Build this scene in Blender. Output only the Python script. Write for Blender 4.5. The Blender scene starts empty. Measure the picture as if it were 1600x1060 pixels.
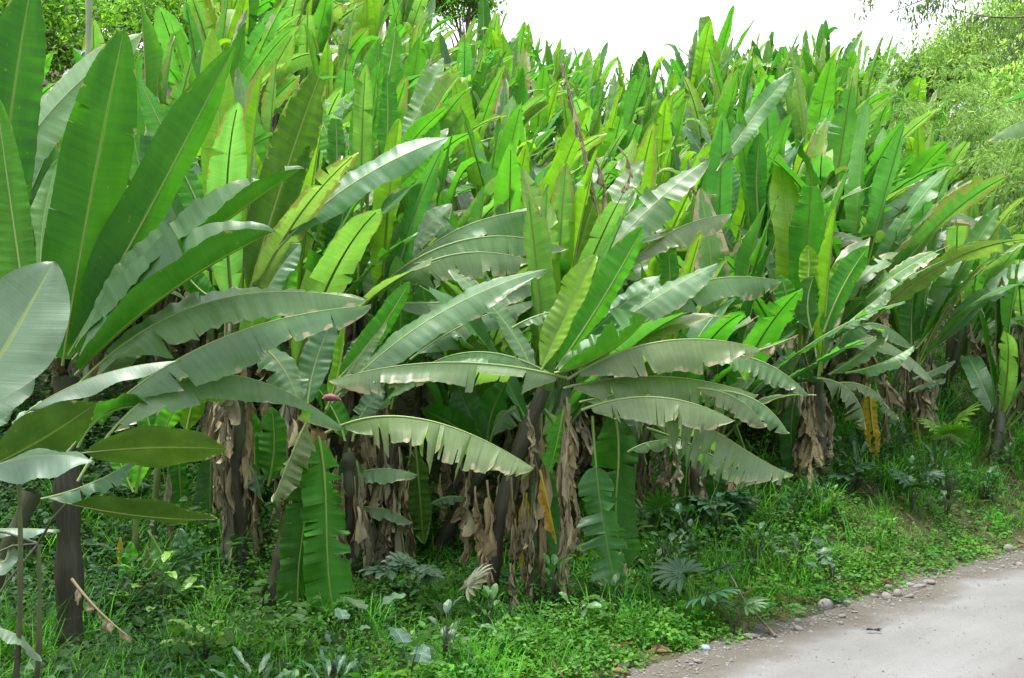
import bpy, math, random
import numpy as np
from mathutils import Vector, Matrix, Euler

R = math.radians
rng = np.random.default_rng(7)
scene = bpy.context.scene
COL = scene.collection
F, CAMZ = 1700.0, 2.4           # focal length in photo pixels, eye height


def P3(px, py, d):
    """point of the place seen at photo pixel (px, py) at depth d"""
    return np.array([(px - 800) / F * d, d, CAMZ - (py - 530) / F * d])


def to_px(p):
    return 800 + p[0] / p[1] * F, 530 - (p[2] - CAMZ) / p[1] * F


# ------------------------------------------------------------------ terrain
EDGE = np.array([(-9, -14), (-3.2, -4), (-1.6, 0), (-1.0, 4), (-0.15, 6), (0.95, 7.7), (2.76, 9.38), (5.68, 12.07),
                 (10.6, 16.3), (18, 22.2), (40, 38), (120, 90)], float)


def edge_dist(x, y):
    x = np.asarray(x, float); y = np.asarray(y, float)
    best = np.full(x.shape, 1e9); sg = np.ones(x.shape)
    for a, b in zip(EDGE[:-1], EDGE[1:]):
        d = b - a; L2 = d @ d
        t = np.clip(((x - a[0]) * d[0] + (y - a[1]) * d[1]) / L2, 0, 1)
        dx = x - a[0] - t * d[0]; dy = y - a[1] - t * d[1]
        q = np.hypot(dx, dy)
        side = np.sign(d[0] * dy - d[1] * dx)
        m = q < best
        best = np.where(m, q, best); sg = np.where(m, side, sg)
    return best * np.where(sg == 0, 1, sg)


def sstep(a, b, x):
    t = np.clip((x - a) / (b - a), 0, 1)
    return t * t * (3 - 2 * t)


def bumps(x, y):
    return (np.sin(x * 1.7 + y * .6) * np.cos(y * 1.3 - x * .4) * .5 + np.sin(x * 3.9 - y * 2.3 + 1) * .25 + np.sin(x * 7.1 + y * 6.3) * .12)


def hill(x, y):
    s = edge_dist(x, y)
    x = np.asarray(x, float)
    rt = sstep(.6, 4.2, x - .12 * (np.asarray(y, float) - 10))
    s0 = 4.0 - 2.3 * rt
    z = (0.08 + .62 * rt) * sstep(0.15, 1.9, s) + (.47 + .015 * sstep(0, 13, x) + .03 * sstep(2, -8, x)) * np.clip(s - s0, 0, 21.2) - 0.12 * np.clip(s - 26, 0, 1e9)
    z = np.maximum(z, -2)
    z = z + bumps(x, y) * .09 * sstep(0.1, 1.2, s)
    far = np.clip(-s - 6, 0, 40)
    return z - far * .02


def hz(x, y):
    return float(hill(np.array([x]), np.array([y]))[0])


# ------------------------------------------------------------------ materials
def new_mat(name):
    m = bpy.data.materials.new(name); m.use_nodes = True
    nt = m.node_tree; nt.nodes.clear()
    return m, nt


class NT:
    def __init__(s, nt): s.nt = nt
    def n(s, t, **kw):
        o = s.nt.nodes.new(t)
        for k, v in kw.items(): setattr(o, k, v)
        return o
    def l(s, a, b): s.nt.links.new(a, b)
    def val(s, sock, v):
        if hasattr(v, 'is_linked') or hasattr(v, 'links'): s.l(v, sock)
        else: sock.default_value = v
    def math(s, op, a, b=0.0, clamp=False):
        o = s.n('ShaderNodeMath', operation=op, use_clamp=clamp)
        s.val(o.inputs[0], a); s.val(o.inputs[1], b)
        return o.outputs[0]
    def mix(s, f, a, b, blend='MIX'):
        o = s.n('ShaderNodeMix', data_type='RGBA', blend_type=blend)
        s.val(o.inputs[0], f); s.val(o.inputs[6], a); s.val(o.inputs[7], b)
        return o.outputs[2]
    def noise(s, vec, scale, detail=3.0, rough=.55, out=0):
        o = s.n('ShaderNodeTexNoise')
        if vec is not None: s.l(vec, o.inputs['Vector'])
        o.inputs['Scale'].default_value = scale; o.inputs['Detail'].default_value = detail
        o.inputs['Roughness'].default_value = rough
        return o.outputs[out]
    def ramp(s, f, a, b, c0=(0, 0, 0, 1), c1=(1, 1, 1, 1)):
        o = s.n('ShaderNodeValToRGB')
        o.color_ramp.elements[0].position = a; o.color_ramp.elements[1].position = b
        o.color_ramp.elements[0].color = c0; o.color_ramp.elements[1].color = c1
        s.l(f, o.inputs[0]); return o.outputs[0]


def rgb(c): return (c[0], c[1], c[2], 1.0)


def leaf_material(name, rough=.40, trans=.41, dry=False, spec=.5, streak=.62):
    """two-sided banana leaf: the object colour is the leaf's own green, its alpha how dry its edge is"""
    m, nt = new_mat(name); g = NT(nt)
    oi = g.n('ShaderNodeObjectInfo')
    uv = g.n('ShaderNodeUVMap')
    sx = g.n('ShaderNodeSeparateXYZ'); g.l(uv.outputs[0], sx.inputs[0])
    u, v = sx.outputs[0], sx.outputs[1]
    av = g.math('MULTIPLY', g.math('ABSOLUTE', g.math('SUBTRACT', v, .5)), 2.0)     # 0 midrib, 1 edge
    cb = g.n('ShaderNodeCombineXYZ')
    g.l(g.math('MULTIPLY', g.math('ADD', u, g.math('MULTIPLY', av, -.012)), 85.0), cb.inputs[0]); g.l(g.math('MULTIPLY', v, .8), cb.inputs[1])
    g.l(g.math('MULTIPLY', oi.outputs['Random'], 37.0), cb.inputs[2])
    stripe = g.noise(cb.outputs[0], 1.0, 4.0, .6)
    cb2 = g.n('ShaderNodeCombineXYZ')
    g.l(g.math('MULTIPLY', u, 5.0), cb2.inputs[0]); g.l(g.math('MULTIPLY', v, 2.5), cb2.inputs[1])
    g.l(g.math('MULTIPLY', oi.outputs['Random'], 91.0), cb2.inputs[2])
    patch = g.noise(cb2.outputs[0], 1.0, 3.0, .5)
    f = g.math('ADD', g.math('MULTIPLY', g.math('SUBTRACT', stripe, .5), streak), g.math('MULTIPLY', g.math('SUBTRACT', patch, .5), .8))
    f = g.math('ADD', f, 1.0)
    fc = g.n('ShaderNodeCombineColor')
    for k in range(3): g.l(f, fc.inputs[k])
    col = g.mix(1.0, oi.outputs['Color'], fc.outputs[0], 'MULTIPLY')
    # midrib line and dry brown edge
    rib = g.ramp(av, .02, .06, (1, 1, 1, 1), (0, 0, 0, 1))
    ribc = g.mix(.55, col, rgb((.28, .36, .06)) if not dry else rgb((.2, .14, .08)))
    col = g.mix(g.math('MULTIPLY', rib, .75), col, ribc)
    cb3 = g.n('ShaderNodeCombineXYZ')
    g.l(g.math('MULTIPLY', u, 22.0), cb3.inputs[0]); g.l(g.math('MULTIPLY', v, 4.0), cb3.inputs[1])
    g.l(g.math('MULTIPLY', oi.outputs['Random'], 13.0), cb3.inputs[2])
    en = g.noise(cb3.outputs[0], 1.0, 3.0, .6)
    e = g.math('ADD', g.math('MULTIPLY', av, .55), g.math('MULTIPLY', en, .8))
    e = g.math('ADD', e, g.math('MULTIPLY', g.math('POWER', u, 4.0), .18))
    e = g.math('SUBTRACT', e, g.math('SUBTRACT', 1.19, g.math('MULTIPLY', oi.outputs['Alpha'], .42)))
    e = g.math('MULTIPLY', e, 14.0, clamp=True)
    brown = g.mix(en, rgb((.17, .13, .055)), rgb((.36, .32, .19)))
    col = g.mix(e, col, brown)
    cb4 = g.n('ShaderNodeCombineXYZ')
    g.l(g.math('MULTIPLY', u, 38.0), cb4.inputs[0]); g.l(g.math('MULTIPLY', v, 9.0), cb4.inputs[1]); g.l(g.math('MULTIPLY', oi.outputs['Random'], 53.0), cb4.inputs[2])
    sp_ = g.noise(cb4.outputs[0], 1.0, 2.0, .5)
    spot = g.math('MULTIPLY', g.math('SUBTRACT', sp_, g.math('SUBTRACT', .74, g.math('MULTIPLY', oi.outputs['Alpha'], .10))), 16.0, clamp=True)
    col = g.mix(g.math('MULTIPLY', spot, .7), col, rgb((.20, .15, .05)))
    dust = g.math('MULTIPLY', g.math('SUBTRACT', patch, .45), 1.6, clamp=True)
    col = g.mix(g.math('MULTIPLY', dust, g.math('MULTIPLY', oi.outputs['Alpha'], .55)), col, rgb((.22, .22, .15)))
    geo = g.n('ShaderNodeNewGeometry')
    low = g.mix(1.0, col, rgb((.80, 1.12, .50)) if not dry else rgb((1, 1, 1)), 'MULTIPLY')
    col2 = g.mix(geo.outputs['Backfacing'], col, low)
    tr = g.mix(1.0, col, rgb((1.6, 2.2, .60)) if not dry else rgb((1.1, 1.0, .75)), 'MULTIPLY')
    bs = g.n('ShaderNodeBsdfPrincipled')
    g.l(col2, bs.inputs['Base Color'])
    rg = g.math('ADD', rough, g.math('MULTIPLY', geo.outputs['Backfacing'], .18))
    rg = g.math('ADD', rg, g.math('MULTIPLY', g.math('SUBTRACT', patch, .5), .25))
    g.l(rg, bs.inputs['Roughness'])
    sp = g.math('SUBTRACT', spec, g.math('MULTIPLY', geo.outputs['Backfacing'], spec * .55))
    g.l(sp, bs.inputs['Specular IOR Level'])
    bp = g.n('ShaderNodeBump'); bp.inputs['Strength'].default_value = .22; bp.inputs['Distance'].default_value = .006
    g.l(stripe, bp.inputs['Height']); g.l(bp.outputs[0], bs.inputs['Normal'])
    tl = g.n('ShaderNodeBsdfTranslucent'); g.l(tr, tl.inputs[0])
    mx = g.n('ShaderNodeMixShader')
    g.l(g.math('MULTIPLY', trans, g.math('SUBTRACT', 1.0, g.math('MULTIPLY', e, .6))), mx.inputs[0])
    g.l(bs.outputs[0], mx.inputs[1]); g.l(tl.outputs[0], mx.inputs[2])
    out = g.n('ShaderNodeOutputMaterial'); g.l(mx.outputs[0], out.inputs[0])
    return m


def rib_material():
    m, nt = new_mat('leaf_midrib'); g = NT(nt)
    oi = g.n('ShaderNodeObjectInfo')
    uv = g.n('ShaderNodeUVMap')
    c = g.mix(.5, oi.outputs['Color'], rgb((.22, .32, .045)))
    n = g.noise(uv.outputs[0], 18, 3)
    c = g.mix(g.math('MULTIPLY', n, .5), c, rgb((.12, .15, .04)))
    bs = g.n('ShaderNodeBsdfPrincipled'); g.l(c, bs.inputs['Base Color']); bs.inputs['Roughness'].default_value = .45
    out = g.n('ShaderNodeOutputMaterial'); g.l(bs.outputs[0], out.inputs[0])
    return m


def stem_material():
    m, nt = new_mat('pseudostem_sheath'); g = NT(nt)
    oi = g.n('ShaderNodeObjectInfo'); uv = g.n('ShaderNodeUVMap')
    sx = g.n('ShaderNodeSeparateXYZ'); g.l(uv.outputs[0], sx.inputs[0])
    mp = g.n('ShaderNodeMapping'); g.l(uv.outputs[0], mp.inputs[0]); mp.inputs['Scale'].default_value = (3, 14, 1)
    n1 = g.noise(mp.outputs[0], 1.6, 5, .65)
    tc = g.n('ShaderNodeTexCoord')
    n2 = g.noise(tc.outputs['Object'], 6, 4, .6)
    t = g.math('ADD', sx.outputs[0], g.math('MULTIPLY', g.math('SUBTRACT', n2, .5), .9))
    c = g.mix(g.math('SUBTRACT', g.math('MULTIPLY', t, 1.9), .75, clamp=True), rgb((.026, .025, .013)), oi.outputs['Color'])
    c = g.mix(g.math('MULTIPLY', g.ramp(n1, .5, .72), .55), c, rgb((.105, .088, .042)))
    bs = g.n('ShaderNodeBsdfPrincipled'); g.l(c, bs.inputs['Base Color']); bs.inputs['Roughness'].default_value = .55
    bp = g.n('ShaderNodeBump'); bp.inputs['Strength'].default_value = .5; bp.inputs['Distance'].default_value = .02
    g.l(n1, bp.inputs['Height']); g.l(bp.outputs[0], bs.inputs['Normal'])
    out = g.n('ShaderNodeOutputMaterial'); g.l(bs.outputs[0], out.inputs[0])
    return m


def foliage_material(name, rough=.5, trans=.3, spec=.4, tmul=(1.8, 2.2, .8)):
    """small leaves: colour attribute 'leaf_colour' per leaf"""
    m, nt = new_mat(name); g = NT(nt)
    at = g.n('ShaderNodeAttribute', attribute_name='leaf_colour')
    tc = g.n('ShaderNodeTexCoord')
    n = g.noise(tc.outputs['Object'], 9, 3)
    fc = g.n('ShaderNodeCombineColor')
    k = g.math('ADD', g.math('MULTIPLY', n, .7), .65)
    for i in range(3): g.l(k, fc.inputs[i])
    c = g.mix(1.0, at.outputs['Color'], fc.outputs[0], 'MULTIPLY')
    bs = g.n('ShaderNodeBsdfPrincipled'); g.l(c, bs.inputs['Base Color'])
    bs.inputs['Roughness'].default_value = rough; bs.inputs['Specular IOR Level'].default_value = spec
    tl = g.n('ShaderNodeBsdfTranslucent'); g.l(g.mix(1.0, c, rgb(tmul), 'MULTIPLY'), tl.inputs[0])
    mx = g.n('ShaderNodeMixShader'); mx.inputs[0].default_value = trans
    g.l(bs.outputs[0], mx.inputs[1]); g.l(tl.outputs[0], mx.inputs[2])
    out = g.n('ShaderNodeOutputMaterial'); g.l(mx.outputs[0], out.inputs[0])
    return m


def rough_material(name, c0, c1, c2=None, scale=6, rough=.9, bump=.4, detail=6, dist=.03):
    m, nt = new_mat(name); g = NT(nt)
    tc = g.n('ShaderNodeTexCoord')
    n = g.noise(tc.outputs['Object'], scale, detail, .6)
    c = g.mix(g.ramp(n, .35, .68), rgb(c0), rgb(c1))
    if c2 is not None:
        n2 = g.noise(tc.outputs['Object'], scale * .27, 3, .6)
        c = g.mix(g.ramp(n2, .45, .62), c, rgb(c2))
    bs = g.n('ShaderNodeBsdfPrincipled'); g.l(c, bs.inputs['Base Color']); bs.inputs['Roughness'].default_value = rough
    bs.inputs['Specular IOR Level'].default_value = .2
    bp = g.n('ShaderNodeBump'); bp.inputs['Strength'].default_value = bump; bp.inputs['Distance'].default_value = dist
    n3 = g.noise(tc.outputs['Object'], scale * 4, 6, .7)
    g.l(n3, bp.inputs['Height']); g.l(bp.outputs[0], bs.inputs['Normal'])
    out = g.n('ShaderNodeOutputMaterial'); g.l(bs.outputs[0], out.inputs[0])
    return m


M_LEAF = leaf_material('banana_leaf', rough=.40, spec=.6)
M_THICK = leaf_material('thick_banana_leaf', rough=.40, trans=.15, spec=.6)
M_DRY = leaf_material('dry_banana_leaf', rough=.75, trans=.14, dry=True, spec=.2)
M_SOFT = leaf_material('broad_leaf', rough=.40, trans=.16, spec=.4, streak=.22)
M_RIB = rib_material()
M_STEM = stem_material()
M_GC = foliage_material('undergrowth_leaf', .55, .32, .22)
M_GRASS = foliage_material('grass_blade', .55, .38, .22)
M_TREE = foliage_material('tree_leaf', .5, .5, .35)
M_BAMB = foliage_material('bamboo_leaf', .5, .5, .35, (1.5, 1.8, .9))
M_BARK = rough_material('tree_bark', (.10, .08, .06), (.20, .17, .13), None, 5, .9, .6)
M_GROUND = rough_material('hill_soil', (.035, .028, .018), (.085, .065, .04), (.035, .055, .02), 3, .95, .6)
M_STONE = rough_material('grey_stone', (.13, .125, .115), (.26, .25, .23), None, 7, .85, .4)
M_BUD = rough_material('purple_bud', (.16, .05, .06), (.30, .12, .13), None, 9, .45, .1)


def road_material():
    m, nt = new_mat('dirt_road'); g = NT(nt)
    tc = g.n('ShaderNodeTexCoord'); uv = g.n('ShaderNodeUVMap')
    sx = g.n('ShaderNodeSeparateXYZ'); g.l(uv.outputs[0], sx.inputs[0])
    big = g.noise(tc.outputs['Object'], .7, 5, .6)
    mp = g.n('ShaderNodeMapping'); g.l(uv.outputs[0], mp.inputs[0]); mp.inputs['Scale'].default_value = (.45, 3.2, 1)
    streak = g.noise(mp.outputs[0], 1.0, 4, .55)
    fine = g.noise(tc.outputs['Object'], 55, 4, .75)
    c = g.mix(g.ramp(big, .30, .72), rgb((0.117, 0.116, 0.110)), rgb((0.175, 0.178, 0.174)))
    c = g.mix(g.math('MULTIPLY', g.ramp(streak, .40, .72), .45), c, rgb((0.201, 0.207, 0.204)))
    c = g.mix(g.math('MULTIPLY', g.ramp(fine, .52, .70), .40), c, rgb((0.077, 0.067, 0.055)))
    rut = g.math('ADD', g.math('MULTIPLY', g.math('SINE', g.math('ADD', g.math('MULTIPLY', sx.outputs[1], 3.6), g.math('MULTIPLY', big, 2.2))), .5), .5)
    c = g.mix(g.math('MULTIPLY', g.ramp(rut, .70, 1.0), .38), c, rgb((0.104, 0.096, 0.081)))
    grit = g.noise(tc.outputs['Object'], 21, 5, .8)
    c = g.mix(g.math('MULTIPLY', g.ramp(grit, .55, .72), .35), c, rgb((0.090, 0.082, 0.068)))
    speck = g.noise(tc.outputs['Object'], 120, 2, .6)
    c = g.mix(g.math('MULTIPLY', g.ramp(speck, .64, .70), .6), c, rgb((0.245, 0.247, 0.239)))
    en = g.noise(tc.outputs['Object'], 2.6, 5, .7)
    ed = g.math('ADD', sx.outputs[1], g.math('MULTIPLY', g.math('SUBTRACT', en, .5), .9))
    dark = g.ramp(ed, .12, .55, (1, 1, 1, 1), (0, 0, 0, 1))
    c = g.mix(g.math('MULTIPLY', dark, .75), c, rgb((0.073, 0.062, 0.045)))
    bs = g.n('ShaderNodeBsdfPrincipled'); g.l(c, bs.inputs['Base Color']); bs.inputs['Roughness'].default_value = .92
    bs.inputs['Specular IOR Level'].default_value = .25
    bp = g.n('ShaderNodeBump'); bp.inputs['Strength'].default_value = .5; bp.inputs['Distance'].default_value = .015
    g.l(fine, bp.inputs['Height']); g.l(bp.outputs[0], bs.inputs['Normal'])
    out = g.n('ShaderNodeOutputMaterial'); g.l(bs.outputs[0], out.inputs[0])
    return m


M_ROAD = road_material()


# ------------------------------------------------------------------ mesh helpers
def mk_mesh(name, V, Q, UV=None, MI=None, mats=(), smooth=True, colour=None):
    V = np.asarray(V, np.float32); Q = np.asarray(Q, np.int32)
    me = bpy.data.meshes.new(name)
    k = Q.shape[1]
    me.vertices.add(len(V)); me.vertices.foreach_set('co', V.ravel())
    me.loops.add(Q.size); me.loops.foreach_set('vertex_index', Q.ravel())
    me.polygons.add(len(Q)); me.polygons.foreach_set('loop_start', np.arange(0, Q.size, k, dtype=np.int32))
    for m in mats: me.materials.append(m)
    if MI is not None: me.polygons.foreach_set('material_index', np.asarray(MI, np.int32))
    me.polygons.foreach_set('use_smooth', np.full(len(Q), smooth))
    if UV is not None:
        l = me.uv_layers.new(name='UVMap')
        l.data.foreach_set('uv', np.asarray(UV, np.float32)[Q.ravel()].ravel())
    if colour is not None:
        a = me.color_attributes.new('leaf_colour', 'FLOAT_COLOR', 'POINT')
        c = np.ones((len(V), 4), np.float32); c[:, :3] = colour
        a.data.foreach_set('color', c.ravel())
    me.update(calc_edges=True); me.validate()
    return me


def link(name, data, parent=None, loc=None):
    o = bpy.data.objects.new(name, data); COL.objects.link(o)
    if parent is not None: o.parent = parent
    if loc is not None: o.location = loc
    return o


USED = {}


def tag(o, label, cat, group=None, kind=None):
    if label: o['label'] = label
    if cat: o['category'] = cat
    if group: o['group'] = group
    if kind: o['kind'] = kind
    return o


def thing(name, label, cat, loc, group=None):
    o = link(name, None, None, loc); o.empty_display_size = .1
    return tag(o, label, cat, group)


def unit(a): return a / np.maximum(np.linalg.norm(a, axis=-1, keepdims=True), 1e-9)


def tube_geo(C, rad, ns=8, flat=1.0, cap=True):
    """tube round the polyline C, radius per point"""
    C = np.asarray(C, float); n = len(C); rad = np.broadcast_to(np.asarray(rad, float), (n,))
    T = unit(np.gradient(C, axis=0))
    up = np.array([0, 1, 0.01]) if abs(T[:, 1]).mean() < .8 else np.array([1, 0, 0.01])
    A = unit(np.cross(T, up)); B = np.cross(T, A)
    th = np.linspace(0, 2 * np.pi, ns, endpoint=False)
    V = C[:, None, :] + rad[:, None, None] * (np.cos(th)[None, :, None] * A[:, None, :] + flat * np.sin(th)[None, :, None] * B[:, None, :])
    UV = np.stack(np.broadcast_arrays(np.linspace(0, 1, n)[:, None], (th / (2 * np.pi))[None, :]), -1)
    i, j = np.meshgrid(np.arange(n - 1), np.arange(ns), indexing='ij')
    a = i * ns + j; b = i * ns + (j + 1) % ns
    Q = np.stack([a, a + ns, b + ns, b], -1).reshape(-1, 4)
    V = V.reshape(-1, 3); UV = UV.reshape(-1, 2)
    return V, Q, UV


def join(parts):
    Vs, Qs, Us, Ms, off = [], [], [], [], 0
    for p in parts:
        V, Q, U = p[:3]
        Vs.append(V); Qs.append(Q + off); Us.append(U); Ms.append(np.full(len(Q), p[3] if len(p) > 3 else 0)); off += len(V)
    return np.concatenate(Vs), np.concatenate(Qs), np.concatenate(Us), np.concatenate(Ms)


# ------------------------------------------------------------------ the leaf
def width_banana(u, u0):
    x = np.clip((u - u0) / (1 - u0), 0, 1)
    rise = .20 + .80 * (1 - (1 - np.clip(x / .34, 0, 1)) ** 2)
    fall = np.where(x > .60, np.clip(1 - ((x - .60) / .40) ** 2.0, 0, 1) ** .74, 1.0)
    return rise * fall


def width_strap(u, u0):
    x = np.clip((u - u0) / (1 - u0), 0, 1)
    return (.25 + .75 * np.clip(x / .12, 0, 1) ** .6) * np.clip((1 - x) / .10, 0, 1) ** .5 * .96 + .02


def width_lance(u, u0):
    x = np.clip((u - u0) / (1 - u0), 0, 1)
    return np.clip(np.sin(np.pi * x ** .85), 0, 1) ** .75


def leaf_geo(S, W, r, fold=(0., 0.), curl=0., tears=0, tdepth=(.3, 1.), gap=.012, droop=.35, rip=.007, ripn=16, wave=.012, u0=.07,
             prof=width_banana, NR=60, nc=5, sweep=.16, cut=1.0):
    """S: spine dict(u, C, T, N, L).  Blade built half by half and piece by piece between the tears."""
    u_, C_, T_, N_, L_ = S['u'], S['C'], S['T'], S['N'], S['L']
    ip = lambda A, u: np.stack([np.interp(u, u_, A[:, k]) for k in range(3)], -1)
    ph = r.uniform(0, 6.28, 6)
    am = r.uniform(.4, 1.0, 3)

    def ripple(q):
        q2 = q + .012 * np.sin(9 * q + ph[3])
        return am[0] * np.sin(2 * np.pi * ripn * q2 + ph[0]) * (.55 + .45 * np.sin(5 * q + ph[4])) + .6 * am[1] * np.sin(2 * np.pi * ripn * 1.73 * q2 + ph[1]) + .3 * am[2] * np.sin(2 * np.pi * ripn * .57 * q + ph[2])
    out = []
    vv = np.linspace(0, 1, nc)
    for sg in (-1, 1):
        nt = int(r.poisson(tears / 2)) if tears else 0
        ts = np.sort(r.uniform(u0 + .12, cut - .04, nt)) if nt else np.zeros(0)
        if nt > 1: ts = ts[np.concatenate([[True], np.diff(ts) > .014])]
        bnd = np.concatenate([[u0], ts, [cut]])
        dep = np.concatenate([[0.01], r.uniform(*tdepth, len(ts)), [0.01]])
        gaps = gap * r.gamma(1.3, .75, len(bnd))
        for k in range(len(bnd) - 1):
            a, b = bnd[k], bnd[k + 1]
            m = max(3, int(math.ceil((b - a) * NR)) + 1)
            u = np.linspace(a, b, m); t = (u - a) / (b - a)
            d = dep[k] * (1 - t) + dep[k + 1] * t
            d = np.maximum(d, .01)
            dl = r.normal() * droop * (1 if tears else 0)
            w = prof(u, u0) * W / 2
            if cut < 1: w = w * np.where(u > cut - .03, .92, 1)
            C, T, N, L = ip(C_, u), unit(ip(T_, u)), unit(ip(N_, u)), unit(ip(L_, u))
            fo = fold[0] * (1 - u) + fold[1] * u
            am_ = fo[:, None] + curl * .5 * vv[None, :]
            lat = w[:, None] * vv[None, :]
            free = np.clip((vv[None, :] - (1 - d[:, None])), 0, 1)
            rp = rip * ripple(u)[:, None] * (vv[None, :] ** .7) * (w[:, None] / (W / 2 + 1e-9))
            wv = wave * np.sin(2 * np.pi * 2.6 * u + ph[5] + sg)[:, None] * vv[None, :] ** 2
            bend = dl * (W / 2) * free * (.4 + .6 * t[:, None])
            hN = lat * np.sin(am_) + rp + wv + bend
            hL = lat * np.cos(am_)
            gp = gaps[k] * (np.exp(-t * (b - a) / .02) * (k > 0) * 1.0)[:, None] * free - gaps[k + 1] * (np.exp(-(1 - t) * (b - a) / .02) * (k < len(bnd) - 2))[:, None] * free
            hT = sweep * lat + gp
            V = C[:, None, :] + sg * hL[..., None] * L[:, None, :] + hN[..., None] * N[:, None, :] + hT[..., None] * T[:, None, :]
            UV = np.stack(np.broadcast_arrays(u[:, None], .5 + .5 * sg * vv[None, :]), -1)
            i, j = np.meshgrid(np.arange(m - 1), np.arange(nc - 1), indexing='ij')
            q = i * nc + j
            Q = np.stack([q, q + nc, q + nc + 1, q + 1], -1) if sg > 0 else np.stack([q, q + 1, q + nc + 1, q + nc], -1)
            out.append((V.reshape(-1, 3), Q.reshape(-1, 4), UV.reshape(-1, 2), 0))
    return out


def dry_geo(S, W, r, nflag=15, dur=(.14, .30)):
    """a withered leaf: a bare midrib with folded, sagging pennants of dead blade along it"""
    u_, C_ = S['u'], S['C']
    at_ = lambda q: np.stack([np.interp(q, u_, C_[:, k]) for k in range(3)], -1)
    ln = S['len']; out = []
    V, Q, U = tube_geo(C_[::3], np.linspace(.012, .004, len(C_[::3])), 6)
    out.append((V, Q, U, 0))
    down = np.array([0, 0, -1.0]); az = r.uniform(0, 6.28)
    for k in range(nflag):
        u0 = (k + r.uniform(0, .8)) / nflag * .9 + .04; du = r.uniform(*dur)
        az += 2.6 + r.normal() * .7
        w = W * r.uniform(.35, 1.0) * (.6 + .4 * math.sin(math.pi * min(u0 + .1, 1)))
        m, n = 8, 6
        t = np.linspace(0, 1, m); v = np.linspace(0, 1, n)
        base = at_(np.clip(u0 + du * t, 0, 1))
        a = az + (t - .5) * r.uniform(-1.8, 1.8)
        out_d = np.stack([np.cos(a), np.sin(a), np.zeros(m)], -1)
        sag = R(r.uniform(55, 86)); fold = r.uniform(.4, 1.6)
        wt = w * (.25 + .75 * np.sin(np.pi * np.clip(t * .8 + .15, 0, 1)))
        lat = wt[:, None] * v[None, :]
        side = np.cross(out_d, down)
        P = base[:, None, :] + (lat * np.cos(sag * (.5 + .5 * v[None, :])))[..., None] * out_d[:, None, :] + (lat * np.sin(sag) * 1.25)[..., None] * down
        P = P + (np.sin(v * 5 * fold + t[:, None] * 4 + k)[..., None] * side[:, None, :] * (lat * .28)[..., None])
        P = P + r.normal(size=P.shape) * W * .028
        i, j = np.meshgrid(np.arange(m - 1), np.arange(n - 1), indexing='ij'); q = i * n + j
        Q = np.stack([q, q + n, q + n + 1, q + 1], -1).reshape(-1, 4)
        UV = np.stack(np.broadcast_arrays((u0 + du * t)[:, None], .55 + .4 * v[None, :]), -1)
        out.append((P.reshape(-1, 3), Q, UV.reshape(-1, 2), 0))
    return out


def rib_geo(S, r0, r1=.0025, end=.96):
    u = np.linspace(0, end, 22)
    C = np.stack([np.interp(u, S['u'], S['C'][:, k]) for k in range(3)], -1)
    N = unit(np.stack([np.interp(u, S['u'], S['N'][:, k]) for k in range(3)], -1))
    rad = r0 * .68 * (1 - u) ** .9 + r1
    V, Q, UV = tube_geo(C - N * rad[:, None] * .55, rad, 6)
    return (V, Q, UV, 1)


def spine_px(pts, d0, d1, roll, origin, n=48):
    """midrib through photo points (2 to 4) with depth running d0..d1, in the plant's own coordinates"""
    pts = np.asarray(pts, float); k = len(pts)
    ch = np.concatenate([[0], np.cumsum(np.hypot(*np.diff(pts, axis=0).T))]); ch /= ch[-1]
    P = np.array([P3(p[0], p[1], d0 + (d1 - d0) * c) for p, c in zip(pts, ch)])
    u = np.linspace(0, 1, n)
    C = np.stack([np.polyval(np.polyfit(ch, P[:, a], k - 1), u) for a in range(3)], -1)
    T = unit(np.gradient(C, axis=0))
    view = unit(np.array([0, 0, CAMZ]) - C)
    N0 = unit(view - (view * T).sum(-1, keepdims=True) * T)
    U0 = np.cross(T, N0)
    m = n // 2
    key = U0[m, 2] if abs(T[m, 0]) > .6 * abs(T[m, 2]) else -U0[m, 0]
    if key < 0: U0 = -U0
    ro = np.radians(np.linspace(roll[0], roll[1], n))[:, None] if isinstance(roll, tuple) else R(roll)
    N = unit(np.cos(ro) * N0 + np.sin(ro) * U0)
    L = np.cross(N, T)
    return dict(u=u, C=C - origin, T=T, N=N, L=L, len=np.linalg.norm(np.diff(C, axis=0), axis=1).sum())


def spine_bend(length, bend, power=1.4, side=0.0, n=48):
    u = np.linspace(0, 1, n)
    th = bend * u ** power
    T = np.stack([np.sin(th), np.zeros(n), np.cos(th)], -1)
    N = np.stack([-np.cos(th), np.zeros(n), np.sin(th)], -1)
    C = np.concatenate([[[0, 0, 0]], np.cumsum((T[1:] + T[:-1]) / 2 * length / (n - 1), axis=0)])
    C[:, 1] += side * length * u ** 2
    T = unit(np.gradient(C, axis=0)); N = unit(N - (N * T).sum(-1, keepdims=True) * T)
    return dict(u=u, C=C, T=T, N=N, L=np.cross(N, T), len=length)


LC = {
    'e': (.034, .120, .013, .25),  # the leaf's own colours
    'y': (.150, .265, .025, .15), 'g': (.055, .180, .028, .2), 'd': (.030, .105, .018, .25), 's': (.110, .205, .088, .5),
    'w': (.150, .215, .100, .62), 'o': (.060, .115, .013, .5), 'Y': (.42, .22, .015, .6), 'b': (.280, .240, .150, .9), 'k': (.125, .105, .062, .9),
    'G': (.058, .160, .056, .35), 'l': (.080, .215, .034, .2)}


def jit(c, r, k=.16):
    f = 1 + r.uniform(-k, k); h = r.uniform(-k, k) * .6
    return (max(c[0] * f * (1 + h), .004), c[1] * f, max(c[2] * f * (1 - h), .004), c[3])


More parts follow.
